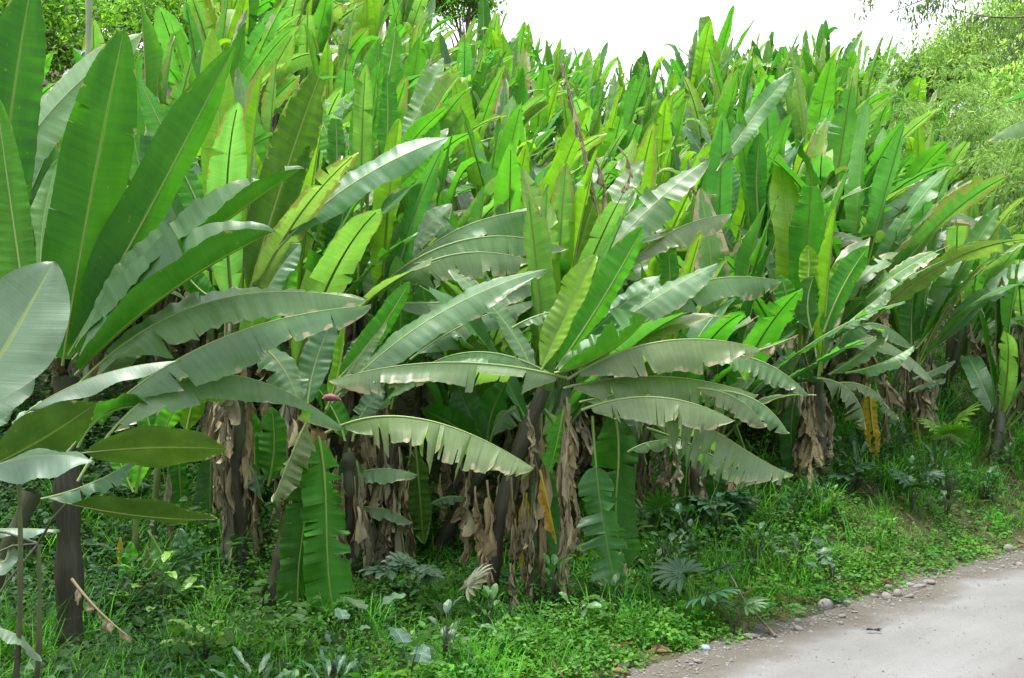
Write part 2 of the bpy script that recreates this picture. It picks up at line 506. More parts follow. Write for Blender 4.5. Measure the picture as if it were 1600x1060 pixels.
def add_leaf(root, geo, rib, colour, mat=None, name='leaf'):
    V, Q, U, _ = join(geo)
    o = link(name, mk_mesh(name, V, Q, U, None, [mat or M_LEAF]), root); o.color = colour
    if rib is not None:
        m = link('midrib', mk_mesh('midrib', rib[0], rib[1], rib[2], None, [M_RIB]), o); m.color = colour
    return o


def add_stem(root, base, top, r0, r1, colour=(.07, .10, .03, 1), bow=(0, 0), name='pseudostem', mat=None, ns=12):
    n = 26; t = np.linspace(0, 1, n)
    base = np.asarray(base, float); top = np.asarray(top, float)
    C = base + (top - base) * t[:, None]
    C[:, 0] += bow[0] * np.sin(np.pi * t); C[:, 1] += bow[1] * np.sin(np.pi * t)
    rr = np.random.default_rng(int(abs(base[0] * 977 + top[2] * 131 + r0 * 1e4)) + 3)
    rad = r0 + (r1 - r0) * t
    rad = rad * (1 + .10 * np.sin(t * 23 + rr.uniform(0, 6)) * (t < .9) + .05 * rr.normal(size=n))
    V, Q, U = tube_geo(C, rad, ns)
    V = V + rr.normal(size=V.shape) * r0 * .05
    o = link(name, mk_mesh(name, V, Q, U, None, [mat or M_STEM]), root); o.color = colour
    return o


# ------------------------------------------------------------------ library for the plants up the slope
LIB = {}


def build_lib():
    r = np.random.default_rng(21)
    spec = {
        'up': (9, (3, 17), (8, 34), 8.0, .154), 'mid': (8, (28, 62), (-10, 24), 12.0, .156), 'arch': (7, (75, 118), (-58, -22), 20.0, .175),
        'spear': (3, (2, 8), (58, 72), 0, .15)}
    for cat, (n, be, fo, te, wr) in spec.items():
        for k in range(n):
            kink = cat == 'up' and k >= 8
            S = spine_bend(1.0, R(r.uniform(*be)) if not kink else R(r.uniform(90, 150)), r.uniform(1.2, 2.0) if not kink else r.uniform(6, 10), r.uniform(-.08, .08))
            f = R(r.uniform(*fo))
            t = te * r.uniform(.2, 1.8)
            geo = leaf_geo(S, wr * r.uniform(.88, 1.12), r, (f, f * r.uniform(.5, 1.1)), R(r.uniform(-18, 8)), t, (.25, .95), .006, .30,
                           .0062, r.integers(9, 15), .010, .08 if cat != 'arch' else .12, NR=54, nc=5, cut=1.0 if r.random() > .2 else r.uniform(.86, .95))
            rib = rib_geo(S, .011, .0016)
            V, Q, U, M = join(geo + [rib]); V0, Q0, U0, _ = join(geo)
            LIB.setdefault(cat, []).append((mk_mesh('leaf', V, Q, U, M, [M_LEAF, M_RIB]), mk_mesh('leaf', V0, Q0, U0, None, [M_LEAF]),
                                            mk_mesh('midrib', rib[0], rib[1], rib[2], None, [M_RIB])))
    for k in range(9):                                   # dry hanging leaves, folded and torn into flags
        S = spine_bend(1.0, R(r.uniform(-8, 12)), 1.2, r.uniform(-.06, .06))
        S['C'][:, 0] += .02 * np.sin(S['u'] * r.uniform(8, 14)); S['C'][:, 1] += .02 * np.sin(S['u'] * r.uniform(7, 13) + 1)
        S['C'][:, 0] *= .6
        # the library leaf is turned over to hang, so its pennants sag toward its own +z
        S2 = dict(S); S2['C'] = S['C'] * np.array([1, 1, -1])
        geo = dry_geo(S2, .27 * r.uniform(.8, 1.2), r, int(r.integers(9, 14)))
        V, Q, U, M = join(geo)
        V = V * np.array([1, 1, -1])
        LIB.setdefault('dry', []).append((mk_mesh('dry_leaf', V, Q, U, M * 0, [M_DRY]),))
    for k in range(4):                                   # green leaves that hang straight down, torn
        S = spine_bend(1.0, R(r.uniform(-10, 10)), 1.2, r.uniform(-.05, .05))
        geo = leaf_geo(S, .20, r, (R(20), R(30)), R(10), 16, (.3, 1.0), .008, .45, .005, 14, .012, .1, NR=56)
        rib = rib_geo(S, .010, .002)
        V, Q, U, M = join(geo + [rib])
        LIB.setdefault('hang', []).append((mk_mesh('leaf', V, Q, U, M, [M_LEAF, M_RIB]),))
    st = []
    for k in range(4):
        n = 14; t = np.linspace(0, 1, n)
        C = np.stack([.05 * np.sin(np.pi * t) * r.normal(), .05 * np.sin(np.pi * t) * r.normal(), t], -1)
        V, Q, U = tube_geo(C, (.10 - .045 * t) * (1 + .08 * r.normal(size=n)), 9)
        st.append((mk_mesh('pseudostem', V, Q, U, None, [M_STEM]),))
    LIB['stem'] = st


build_lib()


def place(root, cat, loc, az, tilt, roll, scale, colour, r, ribs=False, wscale=1.0, name=None):
    e = LIB[cat][int(r.integers(len(LIB[cat])))]
    me = e[1] if ribs and len(e) > 1 else e[0]
    o = link(name or me.name.split('.')[0], me, root)
    Mx = Matrix.Rotation(az, 4, 'Z') @ Matrix.Rotation(tilt, 4, 'Y') @ Matrix.Rotation(roll, 4, 'Z') @ Matrix.Diagonal((scale, scale * wscale, scale, 1))
    o.matrix_local = Matrix.Translation(loc) @ Mx
    o.color = colour
    if ribs and len(e) > 1:
        q = link('midrib', e[2], o); q.color = colour
    return o


BIAS = R(-22)                                            # leaves lean toward the road and the light


def crown(root, top, r, size, n_up, n_mid, n_arch, n_dry, n_hang=0, ribs=False, bias=.55, stem_h=1.6, ws=1.0):
    ga = r.uniform(0, 6.28); cats = []
    top = Vector(top)
    k = 0
    feats = {'y': 0, 'dry': n_dry}
    seq = [('up', i / max(n_up, 1)) for i in range(n_up)] + [('mid', i / max(n_mid, 1)) for i in range(n_mid)] + [('arch', i / max(n_arch, 1)) for i in range(n_arch)]
    for cat, q in seq:
        az = ga + k * 2.4 + r.normal() * .3; k += 1
        az = az + bias * math.sin(BIAS - az) * (1.7 if cat == 'up' else 2.1)
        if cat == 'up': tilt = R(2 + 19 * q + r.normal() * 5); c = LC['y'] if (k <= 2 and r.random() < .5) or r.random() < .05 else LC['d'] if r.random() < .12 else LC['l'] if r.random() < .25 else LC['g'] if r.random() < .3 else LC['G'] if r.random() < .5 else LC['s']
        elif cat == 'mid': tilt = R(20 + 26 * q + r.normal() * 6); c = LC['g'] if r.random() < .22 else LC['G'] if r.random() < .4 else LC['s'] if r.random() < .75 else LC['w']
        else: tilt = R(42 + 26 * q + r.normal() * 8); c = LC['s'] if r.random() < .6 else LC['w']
        if c is LC['y']: feats['y'] += 1
        cc = cat if not (k == 1 and r.random() < .25) else 'spear'
        off = Vector((math.cos(az) * .05, math.sin(az) * .05, -.05 * k + r.normal() * .03))
        col = jit(c, r); 
        if r.random() < .16: col = (col[0], col[1], col[2], r.uniform(.75, 1.0))
        place(root, cc, top + off, az, tilt, r.normal() * .45, size * r.uniform(.82, 1.12), col, r, ribs, ws * r.uniform(.85, 1.15))
    for i in range(n_dry):
        az = r.uniform(0, 6.28)
        zz = -r.uniform(.1, .5)
        place(root, 'dry', top + Vector((math.cos(az) * .12, math.sin(az) * .12, zz)), az, R(r.uniform(158, 179)), r.uniform(0, 6.28),
              min(size * r.uniform(.55, .8), stem_h * 1.0), jit(LC['b'] if r.random() < .7 else LC['k'], r, .25), r)
    for i in range(n_hang):
        az = r.uniform(0, 6.28)
        place(root, 'hang', top + Vector((math.cos(az) * .14, math.sin(az) * .14, -.15)), az, R(r.uniform(160, 176)), r.uniform(0, 6.28),
              min(size * .75, stem_h), jit(LC['d'] if r.random() < .6 else LC['o'], r), r, name='leaf')
    return feats


# ------------------------------------------------------------------ the setting
def grid_axis(*segs):
    return np.unique(np.round(np.concatenate([np.arange(a, b, s) for a, b, s in segs]), 3))


def build_ground():
    gx = grid_axis((-260, -40, 20), (-40, -14, 1.5), (-14, 16, .28), (16, 40, 1.2), (40, 261, 20))
    gy = grid_axis((-60, -4, 4), (-4, 4, .8), (4, 30, .28), (30, 60, 1.2), (60, 400, 20))
    X, Y = np.meshgrid(gx, gy, indexing='xy')
    Z = hill(X, Y)
    nx, ny = len(gx), len(gy)
    V = np.stack([X, Y, Z], -1).reshape(-1, 3)
    i, j = np.meshgrid(np.arange(ny - 1), np.arange(nx - 1), indexing='ij')
    q = i * nx + j
    Q = np.stack([q, q + 1, q + nx + 1, q + nx], -1).reshape(-1, 4)
    o = link('ground', mk_mesh('ground', V, Q, V[:, :2] * .1, None, [M_GROUND])); o['kind'] = 'structure'


def edge_curve():
    """smooth arc-length samples of the road edge"""
    t = np.concatenate([[0], np.cumsum(np.hypot(*np.diff(EDGE, axis=0).T))])
    s = np.arange(0, t[-1], .22)
    x = np.interp(s, t, EDGE[:, 0]); y = np.interp(s, t, EDGE[:, 1])
    k = np.ones(9) / 9
    x[4:-4] = np.convolve(x, k, 'valid'); y[4:-4] = np.convolve(y, k, 'valid')
    return s, x, y


ES, EX, EY = edge_curve()


def build_road():
    T = unit(np.stack([np.gradient(EX), np.gradient(EY)], -1)); Nn = np.stack([T[:, 1], -T[:, 0]], -1)   # toward the road
    w = np.array([-.22, -.05, .12, .35, .7, 1.2, 1.9, 2.7, 3.5, 4.3, 5.2])
    n = len(ES)
    jag = .10 * np.sin(ES * 1.9) + .08 * np.sin(ES * 4.3 + 1) + .05 * np.sin(ES * 9.7 + 2)
    off = w[None, :] + jag[:, None] * (w[None, :] < .5)
    X = EX[:, None] + Nn[:, None, 0] * off; Y = EY[:, None] + Nn[:, None, 1] * off
    Z = .012 + .025 * np.sin(w * 1.6)[None, :] * (w[None, :] > .3) + .006 * np.sin(X * 5 + Y * 3) + np.where(w < .0, .0, .0)[None, :]
    Z[:, 0] = np.maximum(hill(X[:, 0], Y[:, 0]) + .006, Z[:, 0]); Z[:, 1] = np.maximum(hill(X[:, 1], Y[:, 1]) + .006, Z[:, 1])
    V = np.stack([X, Y, Z], -1).reshape(-1, 3)
    UV = np.stack(np.broadcast_arrays(ES[:, None], w[None, :]), -1).reshape(-1, 2)
    i, j = np.meshgrid(np.arange(n - 1), np.arange(len(w) - 1), indexing='ij')
    q = i * len(w) + j
    Q = np.stack([q, q + 1, q + len(w) + 1, q + len(w)], -1).reshape(-1, 4)
    o = link('road', mk_mesh('road', V, Q, UV, None, [M_ROAD])); o['kind'] = 'structure'


build_ground(); build_road()

# ------------------------------------------------------------------ plants set by hand along the road
# leaf row: colour, points in photo pixels, width in pixels, roll, fold, tears, depth change (base, tip), options
HERO = {}


def hero(key, label, crown_px, D, leaves=(), base_dx=0.0, stem=(.13, .075), stemcol=(.07, .10, .03, 1), extra=None, dry=(), bow=(0, 0), size=None, bud=None, group='banana plants along the road'):
    r = np.random.default_rng(sum(ord(c) * (i + 3) for i, c in enumerate(key)) + 5)
    top = P3(crown_px[0], crown_px[1], D)
    bx = top[0] + base_dx / F * D
    base = np.array([bx, D, hz(bx, D) - .03])
    root = thing('banana_plant', label, 'banana plant', base, group)
    top_l = top - base
    add_stem(root, (0, 0, 0), top_l - np.array([0, 0, .10]), stem[0], stem[1], stemcol, bow)
    for row in leaves:
        c, pts, w, roll, fold, tears = row[:6]
        dz = row[6] if len(row) > 6 else (0, 0)
        op = row[7] if len(row) > 7 else {}
        d0, d1 = D + dz[0], D + dz[1]
        S = spine_px(pts, d0, d1, roll, base)
        W = w / F * (D + (dz[0] + dz[1]) / 2)
        if op.get('prof', width_banana) is width_banana: W *= .80
        fo = fold if isinstance(fold, tuple) else (fold, fold)
        dryl = c in 'bk'
        if c in 'sw': tears = tears * 1.7 + 1
        ripn = int(np.clip(S['len'] * op.get('rf', 8.5), 5, 24))
        geo = leaf_geo(S, W, r, (R(fo[0]), R(fo[1])), R(op.get('curl', -6)), tears, op.get('td', (.25, .95)), op.get('gap', .010 if not dryl else -.02),
                       op.get('droop', (.42 if c in 'sw' else .30) if not dryl else .9), op.get('rip', .012 if not dryl else .02), ripn, op.get('wave', .014),
                       op.get('u0', .07), op.get('prof', width_banana), NR=op.get('NR', 76), nc=7, sweep=op.get('sweep', .14), cut=op.get('cut', 1.0))
        rib = None if dryl else rib_geo(S, op.get('rr', .016 * D / 9), .002)
        if dryl:
            geo, rib = dry_geo(S, W * .55, r, max(6, int(S['len'] * 12)), (.06, .15)), None
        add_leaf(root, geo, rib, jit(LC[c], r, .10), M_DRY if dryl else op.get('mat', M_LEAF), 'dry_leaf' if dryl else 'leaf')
    skirt = [(crown_px[0] + r.normal() * 12 * 9 / D + (k % 2 - .5) * base_dx * .6, crown_px[1] + r.uniform(20, 70) * 9 / D, 0, r.uniform(30, 44) * 9 / D, r.uniform(-.25, .1)) for k in range(5 if D > 7.3 and key not in ('leftbig', 'offright', 'leftarch', 'sucker', 'sucker2') else 0)]
    for (px, y0, y1, wpx, dz) in list(dry) + [(a_, b_, b_ + r.uniform(.5, .95) * float(top_l[2]) * F / D, w_, z_) for a_, b_, _, w_, z_ in skirt]:                     # dry leaves hanging beside the stem
        a = P3(px, y0, D + dz) - base
        ln = (y1 - y0) / F * (D + dz)
        e = LIB['dry'][int(r.integers(len(LIB['dry'])))]
        o = link('dry_leaf', e[0], root)
        ws = (wpx / F * (D + dz)) / (.24 * ln)
        o.matrix_local = Matrix.Translation(a) @ Matrix.Rotation(R(180 + r.normal() * 3), 4, 'Y') @ Matrix.Rotation(r.uniform(0, 6.28), 4, 'Z') @ Matrix.Diagonal((ln * ws, ln * ws, ln, 1))
        o.color = jit(LC['b'] if r.random() < .75 else LC['k'], r, .22)
    if bud:
        p = P3(bud[0], bud[1], D - .25) - base
        V, Q, U = tube_geo(np.array([[-.07, 0, .0], [-.04, 0, .012], [0, 0, .015], [.05, 0, .005], [.085, 0, -.012]]), [.006, .026, .033, .022, .003], 10)
        link('flower_bud', mk_mesh('flower_bud', V + p, Q, U, None, [M_BUD]), root)
        V, Q, U = tube_geo(np.array([p + [-.07, 0, 0], (p + top_l) / 2 + [0, -.05, .03], top_l]), [.008, .012, .016], 7)
        link('stalk', mk_mesh('stalk', V, Q, U, None, [M_STEM]), root).color = (.12, .17, .03, 1)
    if extra:
        crown(root, top_l, r, extra[0], *extra[1:6], ribs=True, stem_h=float(top_l[2]))
    HERO[key] = (root, top)
    return root


HG = {'rip': .014, 'rf': 7}          # strongly corrugated grey leaf
hero('leftbig', 'large plant with tall dark green leaves on a black stem, beside the broad grey leaves', (103, 566), 7.5, [
    ('e', [(97, 572), (138, 330), (194, 45)], 138, 168, 14, 3, (0, .3), {'u0': .02, 'rip': .004}),
    ('e', [(106, 556), (232, 330), (368, 70)], 112, 152, 30, 1, (0, .5), {'u0': .03, 'rip': .004}),
    ('e', [(112, 562), (270, 412), (474, 262)], 150, 77, (38, 50), 3, (-.1, .2), {'u0': .03, 'mat': M_THICK, 'rip': .007}),
    ('d', [(116, 586), (275, 450), (428, 362)], 200, 78, (34, 48), 3, (-.3, -.3), {'u0': .03, 'mat': M_THICK, 'rip': .008}),
    ('s', [(130, 612), (215, 530), (298, 460)], 70, 55, -22, 3, (-.1, .4), HG),
    ('g', [(92, 560), (112, 400), (150, 130)], 66, 20, 20, 1, (.4, 1.0), {'u0': .03}),
    ('l', [(88, 560), (64, 430), (90, 250)], 60, 25, 10, 1, (.2, .8)),
    ('b', [(112, 905), (150, 950), (208, 1000)], 52, 40, -40, 9, (-.2, -.5), {'droop': .8}),
], base_dx=8, stem=(.092, .085), stemcol=(.02, .03, .012, 1))

hero('leftedge', 'plant half cut off at the left edge with tall dark upright leaves', (-40, 480), 7.0, [
    ('d', [(-12, 470), (8, 250), (52, -40)], 120, 160, 12, 2, (0, .3), {'u0': .03}),
    ('l', [(52, 560), (28, 400), (-6, 150)], 78, 165, 20, 1, (-.2, 0), {'u0': .05}),
    ('g', [(-25, 470), (-20, 300), (10, 90)], 90, 160, 12, 2, (.2, .6)),
    ('d', [(10, 560), (20, 420), (14, 300)], 90, 165, 10, 2, (-.1, 0)),
], stem=(.12, .09), stemcol=(.03, .05, .015, 1))

hero('leftarch', 'plant at the left edge with one rippled grey-green leaf rising to the right', (-60, 380), 9.6, [
    ('s', [(-40, 380), (52, 208), (222, 52)], 104, 38, -14, 2, (0, .4), dict(HG, u0=.16)),
    ('l', [(20, 180), (50, 130), (84, 82)], 30, 150, 10, 0, (.8, 1)),
    ('G', [(30, 330), (65, 260), (80, 215)], 60, 30, -20, 6, (.5, .6), HG),
    ('G', [(36, 380), (75, 300), (100, 250)], 50, 30, 10, 2, (.5, .6)),
], stem=(.11, .08))

hero('yellowback', 'plant of upright yellow-green backlit leaves behind the largest dark leaf', (368, 480), 9.8, [
    ('y', [(352, 420), (344, 230), (330, 46)], 72, 172, 8, 2, (.5, .9), {'u0': .04, 'rip': .004}),
    ('o', [(384, 475), (430, 320), (508, 95)], 92, 160, 12, 3, (-.2, .2), {'u0': .06, 'cut': .93}),
    ('s', [(376, 420), (384, 270), (372, 105)], 44, 20, 20, 2, (.6, 1)),
    ('g', [(360, 430), (300, 300), (215, 120)], 60, 150, 15, 2, (.6, 1)),
    ('l', [(350, 430), (232, 300), (222, 82)], 52, 160, 15, 1, (.9, 1.4)),
    ('G', [(350, 440), (270, 330), (245, 150)], 60, 25, 20, 2, (.7, 1.2)),
    ('y', [(380, 560), (395, 500), (400, 440)], 46, 170, 10, 1, (-.2, -.1)),
    ('G', [(430, 392), (556, 284), (702, 214)], 76, 42, -8, 3, (-.3, 0), dict(u0=.1, rip=.010, rf=6)),
    ('G', [(395, 520), (425, 440), (470, 380)], 64, 30, 15, 3, (.2, .5)),
    ('l', [(395, 520), (440, 470), (452, 400)], 52, 150, 15, 2, (.3, .5)),
    ('g', [(375, 480), (300, 440), (276, 340)], 50, 150, 10, 2, (.4, .7)),
], stem=(.11, .08), extra=(2.0, 2, 2, 0, 1, 0))

hero('leftlow', 'plant with long grey arching leaves sweeping right over the weedy gap', (52, 742), 6.7, [
    ('s', [(88, 640), (340, 468), (573, 470)], 120, (40, 62), (-14, -34), 4, (.3, 1.0), dict(HG, u0=.2)),
    ('s', [(96, 716), (330, 535), (580, 478)], 128, 66, -46, 4, (.1, .7), dict(HG, u0=.24)),
    ('s', [(120, 752), (330, 585), (538, 670)], 120, (70, 78), (-46, -54), 4, (0, 1.0), {'u0': .18, 'rip': .006}),
    ('d', [(120, 700), (160, 650), (235, 636)], 74, 120, 24, 1, (.1, .3), {'u0': .05}),
    ('G', [(60, 780), (130, 760), (215, 715)], 60, 65, -30, 5, (.1, .3), HG),
], base_dx=-150, stem=(.06, .05), stemcol=(.03, .045, .015, 1))

hero('midleft', 'plant with a pale torn leaf bending right and a purple flower bud', (500, 655), 9.0, [
    ('w', [(508, 676), (600, 650), (720, 672), (834, 732)], 140, 76, -56, 40, (-.2, -.5), {'u0': .09, 'td': (.15, 1), 'gap': .012, 'rip': .006, 'droop': .3, 'NR': 130}),
    ('g', [(497, 682), (509, 790), (512, 880), (526, 975)], 78, (150, 185), (30, 14), 34, (-.35, -.5), {'td': (.5, 1), 'droop': .55, 'u0': .02, 'prof': width_strap, 'gap': .02, 'NR': 110}),
    ('d', [(486, 700), (478, 800), (466, 900), (474, 1000)], 66, (140, 180), (36, 20), 14, (-.25, -.4), {'u0': .04, 'prof': width_strap}),
    ('w', [(482, 652), (458, 705), (426, 785)], 66, 50, -30, 8, (-.4, -.5), {'td': (.3, .9)}),
    ('y', [(510, 640), (531, 570), (538, 505)], 36, 150, 60, 0, (0, 0), {'u0': .1}),
    ('s', [(395, 530), (438, 570), (466, 628)], 78, 30, -14, 3, (-.1, -.3)),
    ('s', [(520, 628), (680, 494), (856, 420)], 84, 48, -18, 4, (.1, .6), dict(HG, u0=.1)),
    ('s', [(508, 640), (560, 560), (602, 500)], 60, 40, 12, 3, (.2, .5)),
    ('G', [(480, 640), (492, 570), (520, 500)], 62, 20, 10, 2, (.2, .5)),
    ('w', [(520, 620), (600, 585), (640, 600)], 60, 70, -45, 6, (0, 0)),
    ('g', [(520, 600), (590, 520), (640, 440)], 50, 150, 20, 2, (.3, .6)),
], base_dx=-82, stem=(.11, .07), stemcol=(.16, .10, .03, 1), dry=[(450, 690, 960, 34, .1), (485, 900, 990, 40, -.2)], bud=(517, 624))

hero('yellowdead', 'plant with a dead orange-yellow leaf and grey-brown dry leaves hanging down', (372, 640), 10.4, [
    ('Y', [(356, 640), (364, 700), (366, 800)], 60, 165, 10, 5, (0, 0)),
    ('g', [(418, 760), (428, 700), (424, 636)], 56, 165, 14, 1, (.1, .2)),
    ('l', [(396, 750), (396, 690), (388, 640)], 44, 165, 14, 1, (.1, .2)),
    ('d', [(330, 700), (328, 800), (326, 905)], 44, 20, 12, 6, (-.2, -.2), {'prof': width_strap}),
    ('g', [(252, 700), (240, 640), (232, 585)], 66, 160, 10, 2, (.2, .3)),
    ('y', [(290, 680), (310, 600), (326, 560)], 60, 160, 14, 2, (.2, .4)),
    ('g', [(280, 655), (300, 600), (296, 555)], 60, 160, 14, 2, (.3, .5)),
    ('G', [(345, 690), (380, 715), (408, 780)], 46, 40, -20, 3, (-.2, -.2)),
], stem=(.075, .06), stemcol=(.05, .05, .02, 1), base_dx=12, dry=[(384, 690, 965, 46, -.2), (368, 700, 900, 40, .0), (398, 735, 955, 34, -.3), (352, 720, 880, 30, .1)])

hero('drystack', 'plant wrapped in dry brown hanging leaves behind the pale torn leaf', (608, 640), 10.7, [
    ('s', [(528, 752), (590, 733), (652, 742)], 62, 68, -40, 2, (-.3, -.4), {'u0': .02}),
    ('s', [(530, 802), (590, 793), (644, 818)], 46, 68, -40, 1, (-.3, -.4), {'u0': .02}),
    ('o', [(648, 690), (655, 770), (662, 850)], 48, 160, 14, 8, (0, 0)),
    ('g', [(610, 640), (640, 560), (690, 500)], 60, 150, 15, 2, (.4, .6)),
    ('s', [(640, 562), (740, 500), (842, 468)], 60, 60, -30, 5, (-.2, .2), HG),
    ('l', [(620, 560), (626, 470), (620, 400)], 50, 165, 10, 1, (.3, .6)),
    ('g', [(625, 560), (660, 520), (655, 440)], 60, 165, 10, 1, (.3, .6)),
], stem=(.13, .08), stemcol=(.06, .05, .03, 1), dry=[(588, 680, 890, 40, -.2), (604, 690, 880, 44, -.3), (622, 700, 880, 40, -.2), (640, 690, 850, 36, 0), (572, 700, 860, 34, 0), (612, 790, 905, 36, -.4)])

hero('centre', 'plant with a bright yellow-green young leaf and grey leaves arching to both sides', (850, 590), 9.5, [
    ('y', [(846, 578), (884, 495), (932, 398)], 70, 30, 34, 1, (-.2, -.1), {'u0': .03}),
    ('g', [(868, 578), (940, 470), (1006, 352)], 76, 150, 30, 1, (0, .2), {'u0': .04}),
    ('g', [(866, 582), (940, 556), (1012, 496)], 136, 77, (34, 48), 4, (-.3, -.3), {'u0': .04, 'mat': M_THICK}),
    ('G', [(884, 560), (955, 492), (1032, 430)], 56, 45, 4, 2, (.1, .3), HG),
    ('s', [(896, 560), (1000, 482), (1122, 412)], 84, 48, -16, 3, (.2, .5), HG),
    ('s', [(985, 510), (1105, 438), (1222, 440)], 96, 66, -44, 4, (.4, .8), dict(HG, u0=.12)),
    ('w', [(886, 590), (720, 566), (512, 596)], 112, 74, -54, 6, (-.2, -.6), {'u0': .04, 'rip': .007}),
    ('s', [(870, 590), (720, 552), (590, 640)], 70, 72, -44, 5, (.2, .2), {'u0': .05}),
    ('w', [(886, 592), (1000, 540), (1192, 546)], 118, 72, -50, 4, (-.3, -.5), {'u0': .06, 'rip': .006}),
    ('b', [(1186, 548), (1215, 538), (1250, 522)], 34, 60, -30, 5, (-.5, -.6), {'u0': .0}),
    ('w', [(880, 606), (1010, 588), (1184, 618)], 104, 74, -52, 10, (-.2, -.3), {'u0': .05}),
    ('w', [(908, 640), (1000, 620), (1148, 658)], 104, 74, -52, 22, (-.4, -.6), {'u0': .06, 'gap': .014}),
    ('s', [(905, 628), (970, 615), (1080, 600)], 66, 68, -40, 6, (.2, .2)),
    ('w', [(960, 655), (1080, 655), (1160, 700), (1240, 742)], 130, 72, -50, 60, (-.1, -.4), {'u0': .12, 'td': (.4, 1.0), 'gap': .018, 'droop': .3, 'rip': .004, 'NR': 130}),
    ('s', [(1010, 668), (1070, 690), (1180, 755)], 80, 70, -48, 26, (.1, .1), {'td': (.5, 1.0), 'gap': .016}),
    ('s', [(1068, 560), (1170, 558), (1264, 618)], 74, 70, -46, 7, (.1, 0), {'u0': .05}),
    ('s', [(1120, 610), (1180, 625), (1232, 678)], 62, 68, -40, 5, (-.3, -.4), {'u0': .03}),
    ('w', [(1090, 606), (1150, 622), (1196, 668)], 66, 70, -46, 8, (-.4, -.5), {'u0': .03}),
    ('d', [(956, 640), (966, 730), (962, 800), (980, 884)], 66, (150, 190), (34, 16), 14, (0, -.15), {'u0': .03, 'prof': width_strap, 'droop': .6, 'curl': -25}),
    ('G', [(925, 650), (940, 800), (962, 915)], 66, 30, 14, 26, (-.2, -.3), {'td': (.5, 1), 'droop': .75, 'u0': .3, 'prof': width_strap}),
    ('s', [(980, 706), (1018, 690), (1050, 688)], 36, 66, -40, 0, (0, 0)),
    ('g', [(880, 640), (870, 690), (858, 740)], 44, 140, 20, 2, (-.2, -.2)),
    ('w', [(850, 640), (868, 670), (880, 730)], 56, 40, 0, 18, (.2, .2), {'td': (.6, 1)}),
    ('G', [(852, 720), (854, 830), (850, 935)], 50, 20, 12, 4, (.1, .1), {'prof': width_strap}),
    ('Y', [(842, 735), (856, 790), (870, 850)], 24, 60, 50, 4, (-.3, -.3)),
    ('Y', [(822, 770), (822, 840), (822, 900)], 34, 150, 30, 6, (.1, .1)),
    ('s', [(840, 600), (760, 470), (700, 420)], 60, 50, 0, 3, (.6, 1)),
    ('s', [(800, 512), (850, 490), (905, 484)], 44, 68, -35, 2, (.3, .3)),
], base_dx=-90, stem=(.085, .06), stemcol=(.03, .03, .015, 1), bow=(-.1, 0),
    dry=[(800, 745, 985, 40, -.3), (836, 755, 995, 40, -.35), (762, 750, 930, 38, -.1), (745, 760, 900, 36, .1), (780, 760, 940, 34, 0), (815, 760, 930, 36, -.1),
         (884, 690, 915, 30, -.2), (828, 640, 720, 26, -.3), (730, 750, 880, 30, .2), (800, 880, 995, 34, -.4)], bud=None)

hero('leaning', 'dark leaning stems with few green leaves behind the hanging dry leaves', (765, 700), 11.2, [
    ('G', [(670, 790), (700, 776), (728, 778)], 36, 68, -30, 1, (-.3, -.3)),
    ('g', [(760, 700), (770, 640), (790, 600)], 60, 150, 14, 2, (.2, .4)),
    ('G', [(760, 700), (735, 650), (715, 600)], 70, 30, 10, 3, (.2, .4)),
    ('g', [(765, 700), (700, 660), (660, 640)], 60, 150, 14, 2, (.2, .4)),
    ('s', [(765, 690), (800, 640), (850, 640)], 66, 50, -20, 8, (.1, .1)),
], base_dx=-95, stem=(.085, .06), stemcol=(.03, .03, .018, 1), dry=[(690, 740, 860, 30, .2)])

hero('midback', 'plant of layered grey-green leaves all pointing right, two with pale torn tips', (590, 500), 11.5, [
    ('s', [(566, 470), (640, 382), (706, 318)], 66, 40, 0, 3, (.1, .4), HG),
    ('s', [(590, 470), (690, 372), (872, 328)], 82, 62, -40, 5, (-.2, .1), dict(HG, u0=.16)),
    ('s', [(600, 440), (740, 372), (888, 390)], 80, 70, -50, 5, (-.4, -.3), dict(HG, u0=.16)),
    ('w', [(590, 462), (690, 402), (832, 408)], 100, 72, -52, 8, (-.6, -.6), {'u0': .16, 'rip': .006}),
    ('s', [(575, 470), (650, 420), (735, 350)], 60, 50, -5, 3, (.2, .4), HG),
    ('y', [(612, 470), (624, 400), (630, 332)], 34, 165, 14, 1, (.3, .5)),
    ('l', [(556, 470), (560, 400), (552, 330)], 54, 160, 14, 2, (.2, .4)),
    ('s', [(570, 480), (600, 410), (628, 345)], 60, 25, 12, 3, (-.1, .1), HG),
    ('d', [(520, 460), (530, 370), (545, 290)], 52, 160, 16, 2, (-.2, 0)),
    ('o', [(505, 450), (515, 380), (522, 300)], 46, 160, 16, 5, (0, .1), {'cut': .9}),
    ('s', [(600, 470), (720, 470), (850, 435)], 76, 56, -22, 4, (-.8, -.5), HG),
    ('s', [(640, 540), (690, 520), (742, 470)], 56, 60, -20, 4, (-.6, -.4)),
], stem=(.12, .08), extra=(2.0, 2, 1, 0, 2, 1))

